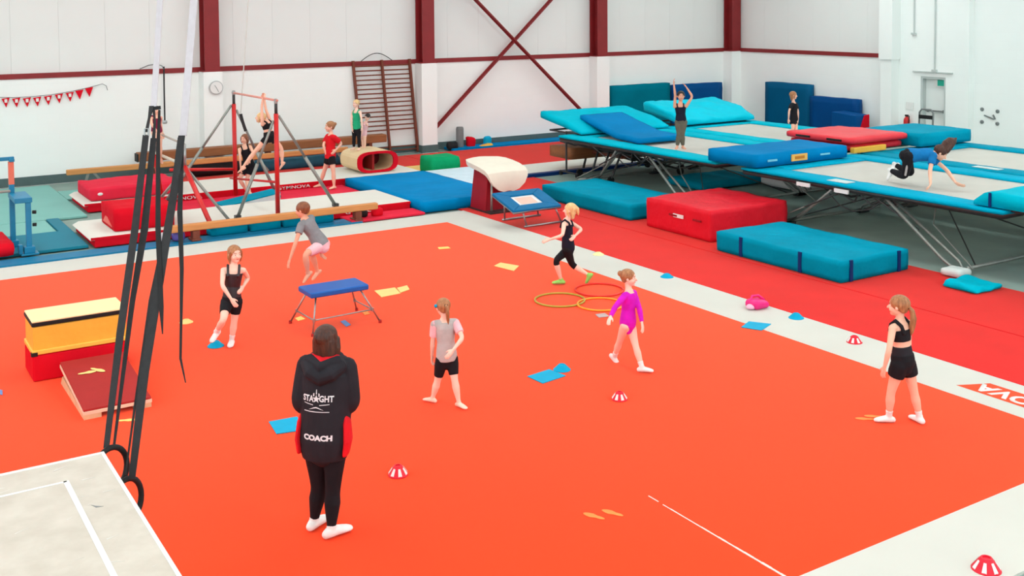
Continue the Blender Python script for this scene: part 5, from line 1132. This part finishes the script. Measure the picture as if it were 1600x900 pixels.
# ---- children at the back
person('child in a red T-shirt and black shorts standing on the red strip', 1.42, (512, 294, .05), (517, 211), (516, 245), (515, 198), 235, 235, 240,
    dict(L=((534, 224, '+'), (525, 234, '-')), R=((505, 226, '-'), (509, 240, '-'))), dict(R=((507, 266, '='), (500, 288, ('z', .11)), 240), L=((521, 268, '='), (522, 291, ('z', .11)), 215)),
    [g('shirt', C_RED, torso=(-.08, .97), arms=.7, inf=.016, ainf=.01), g('shorts', C_BLACK, legs=.5, waist=.1, inf=.012)], 'bun', H_LIGHT, SKIN, BV)
GR = at(557, 233, y=5.5)
person('child in a green top and dark leggings standing on the foam arch', 1.12, None, (557, 173), (557, 202), (556, 162), 205, 205, 215,
    dict(L=((565, 187, '-'), (566, 200, '-')), R=((549, 187, '-'), (550, 200, '-'))), dict(R=((553, 217, '='), (553, 231, 0), 215), L=((561, 217, '='), (561, 232, 0), 190)),
    [g('top', C_GREEN, torso=(.0, .88), straps=True, inf=.01), g('leggings', C_BLACK, legs=1.9, waist=.15, inf=.006)], 'bun', H_BLONDE, SKIN3, BV, root=(GR.x, 5.5, .69))
G2 = at(569, 233, y=5.7)
person('dark haired child in pale pink half hidden behind the child in green', .98, None, (571, 192), (568, 212), (574, 183), 240, 240, 215,
    dict(L=((574, 200, '+'), (570, 209, '-')), R=((565, 200, '-'), (564, 210, '-'))), dict(R=((567, 222, '='), (567, 231, 0), 215), L=((570, 222, '='), (570, 232, 0), 190)),
    [g('leotard', C_PINK, torso=(-.14, .9), straps=True, inf=.006)], 'short', H_BLACK, SKIN3, BV, root=(G2.x, 5.75, .69), pitch=-15)
person('child in black crop top swinging from the high bar', 1.22, None, (416, 190), (421, 214), (407, 184), 300, 300, 270,
    dict(L=((409, 168, '-'), (411, 152, '-'), (411, 147, '-')), R=((415, 170, '+'), (413, 153, '+'), (413, 148, '+'))), dict(L=((399, 236, '-'), (379, 262, '-'), 270, 30), R=((440, 232, '+'), (441, 255, '-'), 280, 50)),
    [g('crop_top', C_BLACK, torso=(.5, .86), straps=True), g('shorts', C_BLACK, legs=.4, waist=.35, inf=.009)], 'loose', H_BLONDE, SKIN, BV, root=(-2.65, 2.05, .19), pitch=10)
person('child in black shorts crouching under the high bar', 1.2, (385, 306, .10), (382, 229), (389, 258), (382, 217), 160, 160, 200,
    dict(L=((396, 240, '-'), (390, 250, '-')), R=((375, 244, '-'), (376, 262, '-'))), dict(R=((374, 280, '-'), (386, 299, ('z', .19)), 120), L=((385, 282, '-'), (391, 302, ('z', .22)), 140)),
    [g('top', C_BLACK, torso=(.1, .84), straps=True), g('shorts', C_BLACK, legs=.6, waist=.2, inf=.012)], 'loose', H_BROWN, SKIN, BV)
person('gymnast in a plum leotard supporting herself on the low bar', 1.2, None, (243, 182), (245, 206), (242, 172), 130, 130, 120,
    dict(R=((237, 194, '-'), (247, 208, '-')), L=((251, 193, '+'), (254, 208, '-'))), dict(R=((247, 225, '-'), (248, 244, '+'), 140, 50), L=((250, 226, '-'), (251, 246, '+'), 130, 50)),
    [g('leotard', C_PLUM, torso=(-.14, .88), straps=True)], 'bun', H_BLACK, SKIN, BV, root=(-4.1, 3.7, .19))
# ---- on the trampolines
person('person in dark vest and olive trousers with both arms raised', 1.24, (1063, 231, 1.0), (1063, 164), (1064, 190), (1064, 150), 185, 185, 185,
    dict(R=((1055, 149, '-'), (1053, 132, '-')), L=((1082, 151, '-'), (1073, 137, '-'))), dict(R=((1061, 209, '='), (1058, 229, ('z', 1.03)), 200), L=((1066, 210, '='), (1067, 229, ('z', 1.03)), 165)),
    [g('vest', C_NAVY, torso=(-.02, .88), straps=True, inf=.01), g('trousers', C_OLIVE, legs=1.9, waist=.15, inf=.01)], 'short', H_BLACK, SKIN2, BV)
person('child in a black T-shirt and shorts standing behind the red pads', 1.08, (1241, 212, 1.0), (1240, 161), (1241, 187), (1240, 149), 130, 130, 95,
    dict(R=((1233, 173, '-'), (1232, 186, '-')), L=((1247, 174, '-'), (1247, 187, '-'))), dict(R=((1239, 201, '='), (1238, 211, ('z', 1.03)), 150), L=((1244, 201, '='), (1243, 211, ('z', 1.03)), 130)),
    [g('shirt', C_BLACK, torso=(-.02, .97), arms=.7, inf=.011, ainf=.005), g('shorts', C_BLACK, legs=.5, waist=.15, inf=.013)], 'loose', H_LIGHT, SKIN, BV)
by = person('person in blue T-shirt crawling on hands and knees on the trampoline', 1.55, (1430, 285, 1.0), (1457, 241), (1419, 243), (1470, 239), 92, 92, 110,
    dict(R=((1453, 266, '-'), (1454, 287, ('z', 1.05)), (1452, 293, '-')), L=((1479, 265, '+'), (1493, 285, ('z', 1.05)), (1502, 290, '-'))), dict(R=((1414, 276, ('z', 1.08)), (1391, 266, '+'), 275, 60), L=((1424, 272, ('z', 1.08)), (1398, 257, '+'), 280, 40)),
    [g('shirt', C_BLUE, torso=(-.02, .97), arms=.6, inf=.014, ainf=.008), g('trousers', C_BLACK, legs=1.9, waist=.15, inf=.01), g('sock', C_WHITE, foot=.2, inf=.006)], 'short', H_DARK, SKIN, .007, pitch=-35, hscale=.95)
hp_, kn_, an_ = by.jt['LR']; of_ = -FW*.062-RT*.02
q = MB(); sweep(q, [hp_+of_, hp_.lerp(kn_, .5)+of_*1.02, kn_.lerp(hp_, .1)+of_*.85], [.028, .028, .022], [.022, .022, .018], RT, 12); bake(q, 'trouser_stripe', C_LGREY, by.e, .008, 2)
q = MB(); dB = (by.Hd(0, 0, 0)-CAM).dot(FW)
sweep(q, [at(1473, 231, d=dB+.02), at(1478, 224, d=dB+.03), at(1484, 219, d=dB+.05), at(1493, 217, d=dB+.06)], [.06, .075, .07, .02], [.05, .06, .05, .015], n=12)
sweep(q, [at(1478, 236, d=dB-.02), at(1484, 228, d=dB), at(1490, 221, d=dB+.02), at(1494, 216, d=dB+.03)], [.055, .06, .05, .015], n=12)
bake(q, 'hair_lock', H_DARK, by.e, .008, 2)
